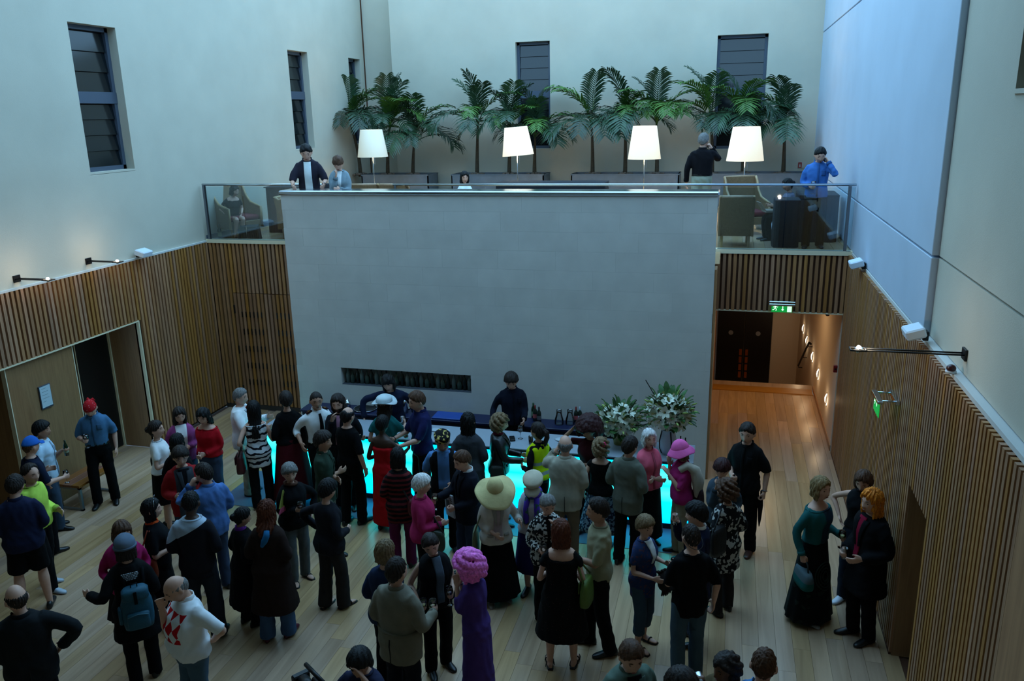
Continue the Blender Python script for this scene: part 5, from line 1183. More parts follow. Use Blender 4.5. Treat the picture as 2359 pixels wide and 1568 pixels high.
obj('pack_flap',MB().bbox((-.13,-.10,.10),(.13,.04,.235),.03),mt,bp,True)
obj('side_pocket',MB().bbox((-.185,-.05,-.16),(-.145,.05,.02),.012),mt,bp,True)
obj('buckle_strap',MB().box((-.016,-.112,.08),(.016,-.100,.22)),fabric((.03,.04,.05)),bp)
obj('haul_loop',MB().tube([(-.03,-.02,.23),(-.03,-.03,.28),(.03,-.03,.28),(.03,-.02,.23)],.006,6),fabric((.03,.04,.05)),bp,True)
for sx in (-1,1): obj('shoulder_strap',MB().tube([(sx*.09,.07,.20),(sx*.10,.14,.34),(sx*.10,.24,.37),(sx*.11,.36,.22)],.016,7),fabric((.04,.06,.07)),bp,True)
# back print on the black coat (rows of small illegible marks)
mb=MB(); r_=random.Random(3)
for i in range(5):
    x=-.075+.01*i
    while x<.085-.006*i:
        l=r_.uniform(.008,.024); p0=P['B']((x,-.165,1.395-.018*i)); mb.box((p0.x,p0.y,p0.z),(p0.x+l,p0.y+.012,p0.z+.007)); x+=l+.006
obj('back_print',mb,mat('print_white',(.55,.58,.60),.8),P['root'],kind='stuff')
# scarf fan of the grey-haired woman, hood lining, purple scarf, epaulettes, fur, coat over shoulder, cords, watch
P=PEOPLE['fanlady']; mb=MB(); mg=fabric((.55,.56,.28)); 
def fan(z0,z1,w0,w1,m):
    mb=MB(); rings=[]
    for i in range(5):
        u=i/4; z=z0+(z1-z0)*u; w=w0+(w1-w0)*u
        top=[P['B']((.125+(.02+.03*(z0-z)*2)+w*(t-.5)*.9,.085+w*(t-.5)*.5+.010*(1 if j%2 else -1)*u+.05*(1.42-z),z)) for j,t in enumerate([k/14 for k in range(15)])]
        rings.append(top+[p-Vector((0,.010,0)) for p in top[::-1]])
    mb.loft(rings); return mb
obj('scarf_tail',fan(1.44,1.22,.02,.20,0),mg,P['root']); obj('scarf_fringe',fan(1.22,1.15,.20,.26,0),fabric((.62,.26,.36)),P['root'])
obj('scarf_loop',MB().tube([P['B']((.078*cos(a),.078*sin(a),1.475+.012*cos(a))) for a in [2*pi*k/20 for k in range(21)]],.020,8),fabric((.30,.20,.16)),P['root'],True)
P=PEOPLE['browncoat']; mb=MB(); mb.tube([P['B'](p) for p in ((.05,-.13,1.47),(.055,-.165,1.42),(.03,-.175,1.36),(-.01,-.17,1.29))],[.030,.036,.036,.020],10); obj('hood_lining',mb,fabric((.10,.34,.50)),P['root'],True)
P=PEOPLE['flatcap']; ms=pattern('purplescarf','blotch',(.30,.20,.62),(.20,.35,.30),18,.56)
obj('scarf',MB().tube([P['B']((.085*cos(a),.02+.09*sin(a),1.46-.03*sin(a))) for a in [2*pi*k/20 for k in range(21)]],.032,8),ms,P['root'],True)
for sx in (-1,1): obj('scarf_end',MB().tube([P['B'](p) for p in ((sx*.06,.11,1.42),(sx*.07,.155,1.28),(sx*.075,.16,1.08))],[.034,.042,.036],8),ms,P['root'],True)
P=PEOPLE['epaulette']
for sx in (-1,1):
    e=[P['B']((sx*x,y,z)) for x,y,z in ((.085,-.03,1.475),(.165,-.03,1.45),(.165,.03,1.45),(.085,.03,1.475))]
    mb=MB(); mb.add(e+[p+Vector((0,0,.016)) for p in e],[(3,2,1,0),(4,5,6,7),(0,1,5,4),(1,2,6,5),(2,3,7,6),(3,0,4,7)]); ep=obj('epaulette',mb,fabric((.16,.05,.06)),P['root'])
    for t in (.35,.6): q=e[0].lerp(e[1],t); r2=e[3].lerp(e[2],t); obj('gold_bar',MB().tube([q+Vector((0,.008,.019)),r2+Vector((0,-.008,.019))],.004,5),mat('gold_braid',(.70,.55,.18),.4,.6),ep)
P=PEOPLE['bluetop']; hp=(P['hands'][1][0]+P['hands'][-1][0])/2; fur=thing('fur_hat','dark brown furry hat held by woman in blue flowered top','hat'); fur.matrix_world=P['M']@Matrix.Translation(hp+Vector((0,.03,-.09)))
mb=MB(); r_=random.Random(5)
for i in range(150):
    z=1-2*((i*.618)%1); a=i*2.4; q=sqrt(1-z*z); c=Vector((.11*q*cos(a),.09*q*sin(a),.15*z)); n=Vector((q*cos(a),q*sin(a),z)); mb.tube([c*.8,c+n*.03+Vector((r_.uniform(-.02,.02),r_.uniform(-.02,.02),-.015))],[.02,.003],5)
mb.ball((0,0,0),(.105,.085,.145),12,8); obj('fur',mb,mat('brown_fur',(.10,.065,.05),.9),fur,True)
P=PEOPLE['pinkhat']; mc=fabric((.66,.62,.56)); cl=thing('folded_coat','cream coat slung over shoulder of woman in magenta','coat'); cl.matrix_world=P['M'].copy()
mb=MB(); mb.tube([(-.14,.08,1.38),(-.15,-.02,1.45),(-.15,-.13,1.38),(-.16,-.18,1.20),(-.15,-.19,.98)],[.045,.06,.075,.085,.05],10); obj('coat_fold',mb,mc,cl,True)
mb=MB(); mb.tube([(-.06,-.12,1.36),(-.08,-.17,1.20),(-.07,-.18,1.02)],[.04,.06,.04],10); obj('coat_sleeve',mb,mc,cl,True)
bag('pinkhat',(-.12,-.20,.98),(.26,.26,.12),(.18,.05,.09),'maroon bag below the cream coat of woman in magenta',rz=10,handle=.10,flap=False)
P=PEOPLE['blackback']; mb=MB(); mb.tube([P['Hm']@Vector((.085*cos(a),-.02-.115*abs(sin(a)),.0-.06*sin(a))) for a in [pi*k/10 for k in range(11)]],.003,5); obj('glasses_cord',mb,M_black,P['root'],True)
P=PEOPLE['sportcoat']; mb=MB(); z=1.06; r0=P['ring'](z,*P['interp'](z),off=.040); mb.tube([r0[j%22] for j in range(11,23)],.016,6); obj('half_belt',mb,fabric((.38,.36,.31)),P['root'],True)
for k,sd in (('pinkwig',1),('blackback',-1),('navypolo',1),('umbrellaman',-1),('leaner',-1)):
    Sh,El,Wr,fd,g_,a_=PEOPLE[k]['arms'][sd]; mb=MB(); c=Wr-fd*.02; ref=Vector((0,0,1)) if abs(fd.z)<.9 else Vector((1,0,0)); x=fd.cross(ref).normalized(); y=fd.cross(x)
    mb.tube([c+(x*cos(a)+y*sin(a))*.031 for a in [2*pi*j/16 for j in range(17)]],.006,6); obj('wristwatch',mb,mat('watch_steel',(.4,.42,.45),.3,.8),PEOPLE[k]['root'],True)
# video camera
P=PEOPLE['cameraman']; vc=thing('video_camera','black video camera in front of the operator with headphones','camera'); g=W_(P,grip(P,1)); vc.location=g+Vector((-.10,.02,-.02)); vc.rotation_euler=(0,0,RAD(-35)); vc.scale=(1.05,)*3
obj('camera_body',MB().bbox((-.20,-.06,-.08),(.16,.06,.09),.012),M_black,vc); obj('lens_barrel',MB().tube([(-.20,0,.0),(-.34,0,0)],[.05,.058],16),M_black,vc,True)
obj('lens_hood',MB().bbox((-.40,-.07,-.055),(-.34,.07,.055),.01),M_black,vc); obj('microphone',MB().tube([(-.32,.03,.15),(-.02,.03,.15)],.018,10),M_black,vc,True); obj('microphone_mount',MB().bbox((-.12,.015,.09),(-.09,.045,.14),.004),M_black,vc)
obj('viewfinder',MB().bbox((.02,-.14,.03),(.13,-.06,.09),.008),M_black,vc); obj('carry_handle',MB().tube([(-.16,0,.085),(-.13,0,.145),(.10,0,.145),(.13,0,.085)],.014,8),M_black,vc,True)
obj('side_plate',MB().box((-.05,-.0635,-.04),(.06,-.06,.02)),mat('camera_silver',(.7,.72,.75),.3,.8),vc)

P=PEOPLE['tealcard']
for rr in (.045,.075,.105,.13):
    mb=MB(); pts=[]
    for k in range(29):
        a=2*pi*k/28; x=.03+rr*cos(a); z=.62+rr*1.25*sin(a); t_=(1.05-z)/.99; sp=.13*max(0,t_-.12); hx=.188+sp; hy=.134+sp; pts.append(P['B']((x,-.01+hy*1.03*sqrt(max(0,1-(x/hx)**2))+.006,z)))
    mb.tube(pts,.007,5); obj('skirt_motif_ring',mb,fabric((.13,.18,.15)),P['root'],True)
obj('necklace',MB().tube([P['B']((.065*sin(a),.03+.075*cos(a),1.43-.10*max(0,cos(a))**2)) for a in [2*pi*k/24 for k in range(25)]],.005,5),M_black,P['root'],True)
# ================================================================== THE BAR
BX0,BX1,BYF,BYB,BZ=2.92,9.45,-3.25,-2.66,1.05
bar=thing('bar_counter','long bar counter with glowing cyan front and pale grey top','counter',((BX0+BX1)/2,(BYF+BYB)/2,0))
ox,oy=(BX0+BX1)/2,(BYF+BYB)/2
m,nt,b=nodes('backlit_acrylic'); N,L=nt.nodes,nt.links; MATS['backlit_acrylic']=m
tc=N.new('ShaderNodeTexCoord'); sp=N.new('ShaderNodeSeparateXYZ'); L.new(tc.outputs['Object'],sp.inputs[0])
cr=N.new('ShaderNodeValToRGB'); mr=N.new('ShaderNodeMapRange'); mr.inputs['From Min'].default_value=.1; mr.inputs['From Max'].default_value=1.03; L.new(sp.outputs[2],mr.inputs['Value']); L.new(mr.outputs[0],cr.inputs[0])
e=cr.color_ramp.elements; e[0].position=0; e[0].color=(0,.30,.75,1); e[1].position=1; e[1].color=(0,.45,.95,1)
for pos,c in ((.18,(0,.46,.88,1)),(.34,(0,.85,.80,1)),(.48,(.04,.95,.90,1)),(.60,(0,.72,.95,1)),(.78,(.05,.98,.92,1)),(.90,(0,.65,.95,1))):
    q=e.new(pos); q.color=c
b.inputs['Base Color'].default_value=(.05,.3,.4,1); b.inputs['Roughness'].default_value=.3
L.new(cr.outputs[0],b.inputs['Emission Color']); b.inputs['Emission Strength'].default_value=BAR_E
n=5
for i in range(n):
    a=BX0+.02+(BX1-BX0-.04)*i/n; c=BX0+.02+(BX1-BX0-.04)*(i+1)/n
    obj('light_panel',MB().box((a-ox+.001,BYF-oy,.09),(c-ox-.001,BYF-oy+.02,1.02)),m,bar)
obj('light_panel',MB().box((BX0-ox,BYF-oy+.02,.09),(BX0-ox+.02,BYB-oy,1.0)),m,bar)
obj('bar_carcass',MB().box((BX0-ox+.03,BYF-oy+.03,.0),(BX1-ox-.01,BYB-oy,1.0)),mat('bar_carcass',(.16,.18,.22),.6),bar)
obj('plinth',MB().box((BX0-ox+.01,BYF-oy+.01,0),(BX1-ox,BYF-oy+.06,.09)),mat('dark_plinth',(.04,.05,.08),.5),bar)
obj('counter_top',MB().bbox((BX0-ox-.03,BYF-oy-.03,1.0),(BX1-ox+.02,BYB-oy+.02,1.05),.006),mat('grey_counter',(.58,.62,.66),.35),bar)
obj('top_edge',MB().box((BX0-ox-.032,BYF-oy-.034,1.0),(BX1-ox+.02,BYF-oy-.03,1.03)),mat('counter_edge',(.12,.14,.2),.4),bar)
bc=thing('back_counter','navy blue back counter below the bottle niche','counter',(5.3,-1.70,0))
obj('cabinet',MB().bbox((-2.5,-.19,0),(2.9,.185,.80),.01),mat('navy_cabinet',(.07,.09,.20),.6),bc); obj('worktop',MB().bbox((-2.52,-.21,.80),(2.92,.185,.84),.006),mat('navy_worktop',(.09,.12,.26),.4),bc)
obj('blue_tray',MB().bbox((-.12,-.19,.84),(.45,.12,.87),.006),mat('blue_plastic',(.13,.30,.62),.4),bc)
# niche bottles
prof=[[(.001,0),(.036,.002),(.037,.15),(.030,.18),(.014,.205),(.013,.255),(.001,.257)],[(.001,0),(.042,.002),(.043,.09),(.034,.14),(.013,.165),(.013,.235),(.001,.237)],[(.001,0),(.033,.002),(.034,.17),(.022,.205),(.012,.22),(.012,.26),(.001,.262)]]
bm=[mat('bottle_greygreen',(.24,.31,.27),.25),mat('bottle_clear',(.42,.48,.46),.25),mat('bottle_dark',(.13,.17,.14),.2)]
BME=[[MB().lathe(p,12).mesh('bottle',[q],True) for q in bm] for p in prof]
x=NX0+.07; i=0
while x<NX1-.05:
    link('bottle',BME[(i*7)%3][(i*5+1)%3],None,(x,YS+.16+.05*((i*3)%3-1),NZ0+.004),label='dim bottle standing in the row inside the stone niche',cat='bottle',group='bottles in the wall niche'); x+=U(.075,.105); i+=1
# things on the counters
def on(u,v,z): p=atz(u,v,z); return p
tr=thing('serving_tray','round black serving tray beside the bending barman','tray',on(842,942,.84)); obj('tray_disc',MB().lathe([(.001,0),(.19,0),(.20,.02),(.193,.02),(.185,.006),(.001,.006)],32),mat('tray_black',(.06,.065,.07),.3),tr,True); obj('tray_rim',MB().tube([(.198*cos(a),.198*sin(a),.02) for a in [2*pi*k/32 for k in range(33)]],.006,6),M_steel,tr,True)
for k,(u,v) in enumerate(((801,936),(836,948))):
    t=thing('glass_jar',['steel lidded sugar jar left of the serving tray','small glass jar at the edge of the serving tray'][k],'jar',on(u,v,.84)); obj('jar_body',MB().lathe([(.001,0),(.05,.003),(.055,.06),(.04,.10),(.001,.10)],16),M_glass if k else M_steel,t,True); obj('jar_lid',MB().lathe([(.042,.10),(.03,.12),(.006,.125),(.006,.14),(.001,.14)],14),M_steel,t,True)
kt=thing('coffee_urn','steel coffee urn behind the man in navy polo','urn',on(930,950,.84)); obj('urn_body',MB().lathe([(.001,0),(.08,.004),(.085,.20),(.06,.26),(.001,.27)],20),M_steel,kt,True); obj('urn_handle',MB().tube([(.08,0,.2),(.13,0,.18),(.13,0,.08),(.083,0,.06)],.010,8),M_black,kt,True); obj('urn_knob',MB().ball((0,0,.285),.02,10,6),M_black,kt,True)
for k,u in enumerate((1288,1313)):
    t=thing('carafe',['left empty glass carafe on back counter','right empty glass carafe on back counter'][k],'carafe',on(u,976,.84),0,'glass carafes'); obj('carafe_glass',MB().lathe([(.001,.0),(.075,.002),(.072,.08),(.045,.17),(.045,.24),(.043,.24),(.043,.17),(.068,.08),(.070,.006)],20),M_glass,t,True); obj('carafe_base',MB().lathe([(.001,0),(.07,.001),(.07,.006),(.001,.006)],20),mat('thick_glass',(.65,.72,.75),.1),t,True)
BOT=[(1327,972,'dark','dark bottle with red cap beside the carafes',(.45,.05,.07)),(1336,972,'dark','dark bottle with silver cap beside the carafes',(.6,.65,.7)),(1233,968,'dark','dark bottle next to the second barman, red label',(.45,.08,.08)),(1242,972,'dark','small dark bottle right of the second barman',(.1,.1,.12)),(1229,962,'green','green bottle behind the second barman',(.12,.25,.12))]
for u,v,c,lb,cap in BOT:
    t=thing('bottle',lb,'bottle',on(u,v,.84),0,'bottles on the back counter'); obj('bottle_glass',MB().lathe(prof[0],14),bm[2] if c=='dark' else mat('green_bottle',(.05,.16,.07),.1),t,True); obj('bottle_cap',MB().lathe([(.0145,.21),(.015,.262),(.001,.263)],12),mat('cap_%d%d'%(int(cap[0]*100),int(cap[2]*100)),cap,.4),t,True); obj('bottle_label',MB().lathe([(.0378,.05),(.0378,.12)],14),mat('label_%d'%int(cap[0]*100),tuple(min(1,.3+x) for x in cap),.7),t,True)
for u,v,lb in ((1578,1028,'small dark bottle right of the white vase'),(1567,1024,'second small dark bottle beside the white vase')):
    t=thing('bottle',lb,'bottle',on(u,v+12,BZ)); t.scale=(.7,.7,.8); obj('bottle_glass',MB().lathe(prof[2],12),bm[2],t,True); obj('bottle_cap',MB().lathe([(.013,.225),(.0135,.263),(.001,.264)],10),M_black,t,True)
wine_glass(on(1199,1010,BZ),'red','red wine glass standing on the bar below the second barman')
tumbler(on(1223,1022,BZ),'beer','amber beer glass on the bar left of the yellow waistcoat')
for k,(u,v) in enumerate(((1003,988),(1026,991),(1290,1010))): 
    p=on(u,v+3,BZ); t=thing('saucer',['white saucer on the bar right of navy polo','second white saucer right of navy polo','small dish on the bar beside the bald man'][k],'dish',p); obj('saucer_dish',MB().lathe([(.001,0),(.04,0),(.07,.012),(.068,.014),(.04,.004),(.001,.004)],20),mat('white_china',(.7,.75,.78),.3),t,True)
t=thing('payment_terminal','black card terminal on the bar by leather jacket','terminal',on(1180,1012,BZ),RAD(20)); obj('terminal_body',MB().bbox((-.04,-.08,0),(.04,.08,.03),.006),M_black,t); obj('terminal_screen',MB().box((-.03,.02,.03),(.03,.06,.031)),mat('phone_screen',(.10,.12,.15),.1),t)
# ---- lily arrangements
M_petal=mat('lily_petal',(.86,.88,.80),.6); M_leaf=mat('lily_leaf',(.20,.36,.15),.5,var=.3,vscale=20,rnd=.25); M_bud=mat('lily_bud',(.62,.70,.36),.6)
def petal(L_,w,curl):
    V=[];n=6
    for i in range(n+1):
        u=i/n; x=L_*(.15+.85*u)*cos(curl*u); z=L_*.75*u*(1-.55*u); ww=w*sin(pi*min(1,.10+u*.9))**.8
        V.append((x,ww,z)); V.append((x,0,z-.008)); V.append((x,-ww,z))
    return V,[(3*i+j,3*i+j+1,3*i+j+4,3*i+j+3) for i in range(n) for j in (0,1)]
lm=MB()
for k in range(6):
    V,Fc=petal(.11,.026 if k%2 else .034,.3); a=2*pi*k/6; lm.add([(x*cos(a)-y*sin(a),x*sin(a)+y*cos(a),z+(.004 if k%2 else 0)) for x,y,z in V],Fc,0)
for k in range(5): a=2*pi*k/5; lm.tube([(0,0,0),(.014*cos(a),.014*sin(a),.075)],.0022,4,1); lm.ball((.015*cos(a),.015*sin(a),.078),.005,6,4,1)
ME_lily=lm.mesh('lily',[M_petal,mat('lily_stamen',(.55,.45,.10),.6)],True)
lf=MB(); V,Fc=petal(.24,.034,.5); lf.add(V,Fc); ME_lleaf=lf.mesh('leaf',[M_leaf],True)
bb=MB(); bb.lathe([(.001,0),(.012,.02),(.014,.05),(.006,.085),(.001,.09)],8); ME_bud=bb.mesh('bud',[M_bud],True)
def bouquet(loc,R,zc,n,label,seed,vz):
    r=random.Random(seed); t=thing('lily_arrangement',label,'flowers',loc)
    def place(me,nm,d,rad,tw,sc):
        o=link(nm,me,t); z=Vector(d).normalized(); q=z.to_track_quat('Z','Y'); o.rotation_mode='QUATERNION'; o.rotation_quaternion=q@Quaternion((0,0,1),tw); o.location=Vector((0,0,zc))+Vector((d[0]*rad*R[0],d[1]*rad*R[0],d[2]*rad*R[1])); o.scale=(sc,)*3
    for i in range(n):
        z=1-1.75*((i+.5)/n); a=i*2.39996; q=sqrt(max(0,1-z*z)); place(ME_lily,'lily',(q*cos(a),q*sin(a),z),r.uniform(.78,.95),r.uniform(0,6),r.uniform(.78,1.05))
    for i in range(int(n*2.2)):
        z=1-1.9*r.random(); a=r.uniform(0,6.3); q=sqrt(max(0,1-z*z)); o=link('leaf',ME_lleaf,t); d=Vector((q*cos(a),q*sin(a),z)); o.location=Vector((0,0,zc))+Vector((d.x*R[0]*.55,d.y*R[0]*.55,d.z*R[1]*.55)); o.rotation_euler=(0,-atan2(d.z,q)*.7,a); o.scale=(r.uniform(.8,1.3),)*3
    for i in range(int(n*.6)):
        z=1-1.4*r.random(); a=r.uniform(0,6.3); q=sqrt(max(0,1-z*z)); place(ME_bud,'bud',(q*cos(a),q*sin(a),z),r.uniform(.95,1.12),0,r.uniform(.8,1.1))
    for i in range(6):
        a=2*pi*i/6; obj('stem',MB().tube([(.02*cos(a),.02*sin(a),vz),(.10*cos(a)*R[0]/.3,.10*sin(a)*R[0]/.3,zc)],.006,5),M_leaf,t)
    for i in range(3):
        a=r.uniform(0,6.3); obj('twig',MB().tube([(0,0,zc-.1),(R[0]*1.15*cos(a),R[0]*1.15*sin(a),zc+.05+(.3*i-.25))],.007,5),mat('twig',(.10,.07,.06),.8),t)
    return t
v1=on(1537,1044,BZ)
vt=thing('vase','tall white vase with dark stripes at right end of bar','vase',v1)
obj('vase_body',MB().lathe([(.001,0),(.075,.004),(.115,.10),(.12,.20),(.095,.31),(.085,.36),(.078,.36),(.085,.31),(.11,.2),(.10,.1),(.001,.02)],24),mat('white_ceramic',(.72,.76,.80),.3),vt,True)
for k in range(4):
    a=2*pi*k/4+.5; obj('dark_stripe',MB().tube([(rr*cos(a),rr*sin(a),z) for rr,z in ((.086,.02),(.116,.10),(.121,.20),(.096,.31),(.087,.355))],.010,6),mat('stripe_black',(.05,.05,.06),.6),vt,True)
bouquet(v1,(.31,.25),.62,42,'taller white lily arrangement in striped vase on the right',1,.1)
v2=on(1425,1022,BZ); vt=thing('vase','low yellow-green pot holding the left lilies','vase',v2)
obj('vase_body',MB().lathe([(.001,0),(.07,.004),(.085,.12),(.08,.16),(.073,.16),(.075,.12),(.001,.02)],20),mat('yellow_pot',(.52,.52,.28),.4),vt,True)
bouquet(v2,(.29,.23),.36,38,'lower white lily arrangement left of the striped vase',2,.06)
# ================================================================== BALCONY
# planters with palms
PLX=[(.35,2.22),(2.85,5.28),(5.97,8.60),(9.30,11.55)]
M_conc=mat('zinc_planter',(.42,.46,.50),.5,.2,bump=.1,bscale=20,var=.12,vscale=5); M_soil=mat('soil',(.22,.15,.09),.95,bump=.5,bscale=40)
PY0,PY1=6.45,7.2
PNM=['grey planter box behind the leaning woman at the left','grey planter box between the first two floor lamps','grey planter box below the third floor lamp','grey planter box behind man in black shirt on phone']
for k,(a,b2) in enumerate(PLX):
    t=thing('planter',PNM[k],'planter',((a+b2)/2,(PY0+PY1)/2,HB),0,'palm planters'); w=(b2-a)/2; d_=(PY1-PY0)/2; h=.80
    obj('planter_box',MB().box((-w,-d_,0),(w,-d_+.03,h)).box((-w,d_-.03,0),(w,d_,h)).box((-w,-d_,0),(-w+.03,d_,h)).box((w-.03,-d_,0),(w,d_,h)).box((-w,-d_,0),(w,d_,.05)),M_conc,t)
    obj('planter_rim',MB().box((-w-.01,-d_-.01,h-.03),(w+.01,-d_+.035,h)).box((-w-.01,d_-.035,h-.03),(w+.01,d_+.01,h)).box((-w-.01,-d_,h-.03),(-w+.035,d_,h)).box((w-.035,-d_,h-.03),(w+.01,d_,h)),M_conc,t)
    obj('soil',MB().box((-w+.03,-d_+.03,.05),(w-.03,d_-.03,h-.07)),M_soil,t)
M_frond=[mat('palm_leaf',(.16,.27,.17),.4,var=.2,vscale=6,rnd=.35,spec=.5),mat('palm_leaf_light',(.26,.40,.14),.5,var=.2,vscale=6,rnd=.3,spec=.4)]
def frond(L_,a0,droop,m,seed):
    r=random.Random(seed); mb=MB(); n=24; pts=[]
    for i in range(n+1):
        u=i/n; ang=RAD(a0)-droop*u**1.3
        pts.append(Vector((0,0,0)) if i==0 else pts[-1]+Vector((cos(ang),0,sin(ang)))*(L_/n))
    mb.tube(pts,[.012*(1-.8*i/n)+.002 for i in range(n+1)],5,0)
    for i in range(6,n+1):
        u=(i-5)/(n-5); t=(pts[min(n,i+1)]-pts[max(0,i-1)]).normalized(); l=.40*L_*(sin(pi*min(1,.16+.72*u)))**.8*r.uniform(.85,1.08)
        nr=Vector((-t.z,0,t.x))
        for sd in (-1,1):
            d=(t*.75+Vector((0,sd,0))*.80+nr*r.uniform(.05,.28)).normalized(); p0=pts[i]; w=.024*L_
            dd=Vector((0,0,-1)); q1=p0+d*l*.35; q2=p0+d*l*.70+dd*l*.07; tip=p0+d*l*.97+dd*l*.24; nrm=t*w
            mb.add([p0-nrm*.3,p0+nrm*.5,q1-nrm*.8,q1+nrm,q2-nrm*.6,q2+nrm*.7,tip],[(0,1,3,2),(2,3,5,4),(4,5,6)])
    return mb.mesh('frond',[m])
FR=[frond(L_,a0,RAD(dr),M_frond[k%4==1],k) for k,(L_,a0,dr) in enumerate(((1.25,80,50),(1.3,72,85),(1.25,60,105),(1.3,50,115),(1.2,85,35),(1.35,66,120),(1.5,44,108),(1.55,34,92)))]
PALM=[(830,395,775,238),(893,397,905,250),(951,397,960,280),(1099,396,1105,240),(1173,396,1180,255),(1231,397,1235,270),(1365,396,1360,245),(1440,394,1440,235),(1513,396,1510,240),(1640,398,1632,235),(1711,398,1700,225),(1804,400,1810,250)]
PLB=['leftmost palm beside the corner window','second palm from the left, above the first lamp','third palm from the left, arching to the right','fourth palm, left one of the second planter','palm behind the second floor lamp','palm right of the second floor lamp','left palm of the third planter','middle tall palm of the third planter','palm behind the third floor lamp','palm behind the man on the phone','palm behind the fourth floor lamp','rightmost palm beside the pale blue wall']
M_trunk=mat('palm_trunk',(.26,.22,.16),.85,bump=.6,bscale=30,var=.25,vscale=20)
for k,(u,v,cu,cv) in enumerate(PALM):
    base=aty(u,v,6.85); crown=aty((u+cu)/2,cv+45,6.85); h=crown.z-(HB+.74); t=thing('potted_palm',PLB[k],'palm',(base.x,6.85,HB+.72),0,'balcony palms')
    r=random.Random(k+11); dx=crown.x-base.x
    pts=[Vector((dx*q*q*.8,.03*sin(q*3),h*q)) for q in [i/8 for i in range(9)]]
    obj('trunk',MB().tube(pts,[.055-.028*i/8 for i in range(9)],9),M_trunk,t,True)
    mb=MB()
    for i in range(16): a=2*pi*i/16+r.random(); rr=r.uniform(.06,.20); mb.ball((rr*cos(a),rr*sin(a),.045+.05*(1-rr/.2)),(r.uniform(.035,.06),r.uniform(.03,.05),r.uniform(.025,.04)),7,5)
    obj('pebble_mound',mb,mat('river_pebble',(.42,.37,.33),.8,var=.3,vscale=15),t,True,kind='stuff')
    nf=10
    for i in range(nf):
        a=2*pi*i/nf*1.0+r.uniform(-.25,.25)+k; kk=r.choice((1,2,3,3,5,6,6,7)) if i>2 else r.choice((0,4,1))
        o=link('frond',FR[kk],t,pts[-1]+Vector((0,0,r.uniform(-.05,.05)))); s=r.uniform(.85,1.15); o.scale=(s,s,s); 
        lo_,hi_=-190,10           # wall behind: fronds lean into the room or sideways
        if base.x<1.3: lo_=-85
        if base.x>10.6: hi_=-80
        a=RAD(lo_+(hi_-lo_)*((i*.618+r.uniform(-.05,.05))%1.0))
        o.rotation_euler=(0,-RAD(8) if i<3 else 0,a)
    obj('spear_leaf',MB().tube([pts[-1],pts[-1]+Vector((.03,0,.45)),pts[-1]+Vector((.08,0,.85))],[.012,.009,.002],5),M_frond[1],t)
# floor lamps
M_shade=None
LMP=[(857,330,5.0),(1191,325,4.6),(1485,328,4.4),(1718,331,4.0)]
LLB=['leftmost floor lamp with dim pale shade','second floor lamp with bright tilted shade','third floor lamp with glowing cream shade','rightmost floor lamp with glowing cream shade']
for k,(u,v,y) in enumerate(LMP):
    p=aty(u,v,y); sc=(y-CAM.y)/18.0*1.02; w=.345*sc*(1.08 if k==3 else 1.0); h=.60*sc*(1.12 if k>=2 else 1)
    t=thing('floor_lamp',LLB[k],'lamp',(p.x,y,HB),0,'balcony floor lamps'); zc=p.z-HB
    es=[.03,.10,.085,.095][k]
    ms=mat('lamp_shade_%d'%k,(.90,.88,.80),.8,emit=(1.0,.86,.62),estr=es*1.25)
    tilt=[0,RAD(-4),0,0][k]
    o=obj('lamp_shade',MB().lathe([(w,-h/2),(w*.72,h/2),(w*.71,h/2),(w*.985,-h/2)],32,cap=False),ms,t,True); o.location=(0,0,zc); o.rotation_euler=(0,tilt,0)
    obj('pole',MB().tube([(0,0,.02),(0,0,zc+h*.3)],.012,8),M_steel,t,True); obj('base',MB().lathe([(.001,0),(.16,0),(.16,.015),(.02,.025),(.001,.025)],24),M_steel,t,True)
    obj('pull_cord',MB().tube([(.05,-.02,zc-h*.2),(.05,-.02,zc-h/2-.18)],.004,5),M_steel,t); obj('bulb',MB().ball((0,0,zc),.05,12,8),mat('warm_bulb',(1,.95,.85),.5,emit=(1,.86,.62),estr=3*LAMP_E),t,True)
    ld=bpy.data.lights.new('lamp_light','POINT'); ld.energy=[10,22,20,24][k]*LAMP_E; ld.color=(1,.80,.52); ld.shadow_soft_size=.12
    lo=bpy.data.objects.new('lamp_light',ld); COL.objects.link(lo); lo.parent=t; lo.location=(0,0,zc)
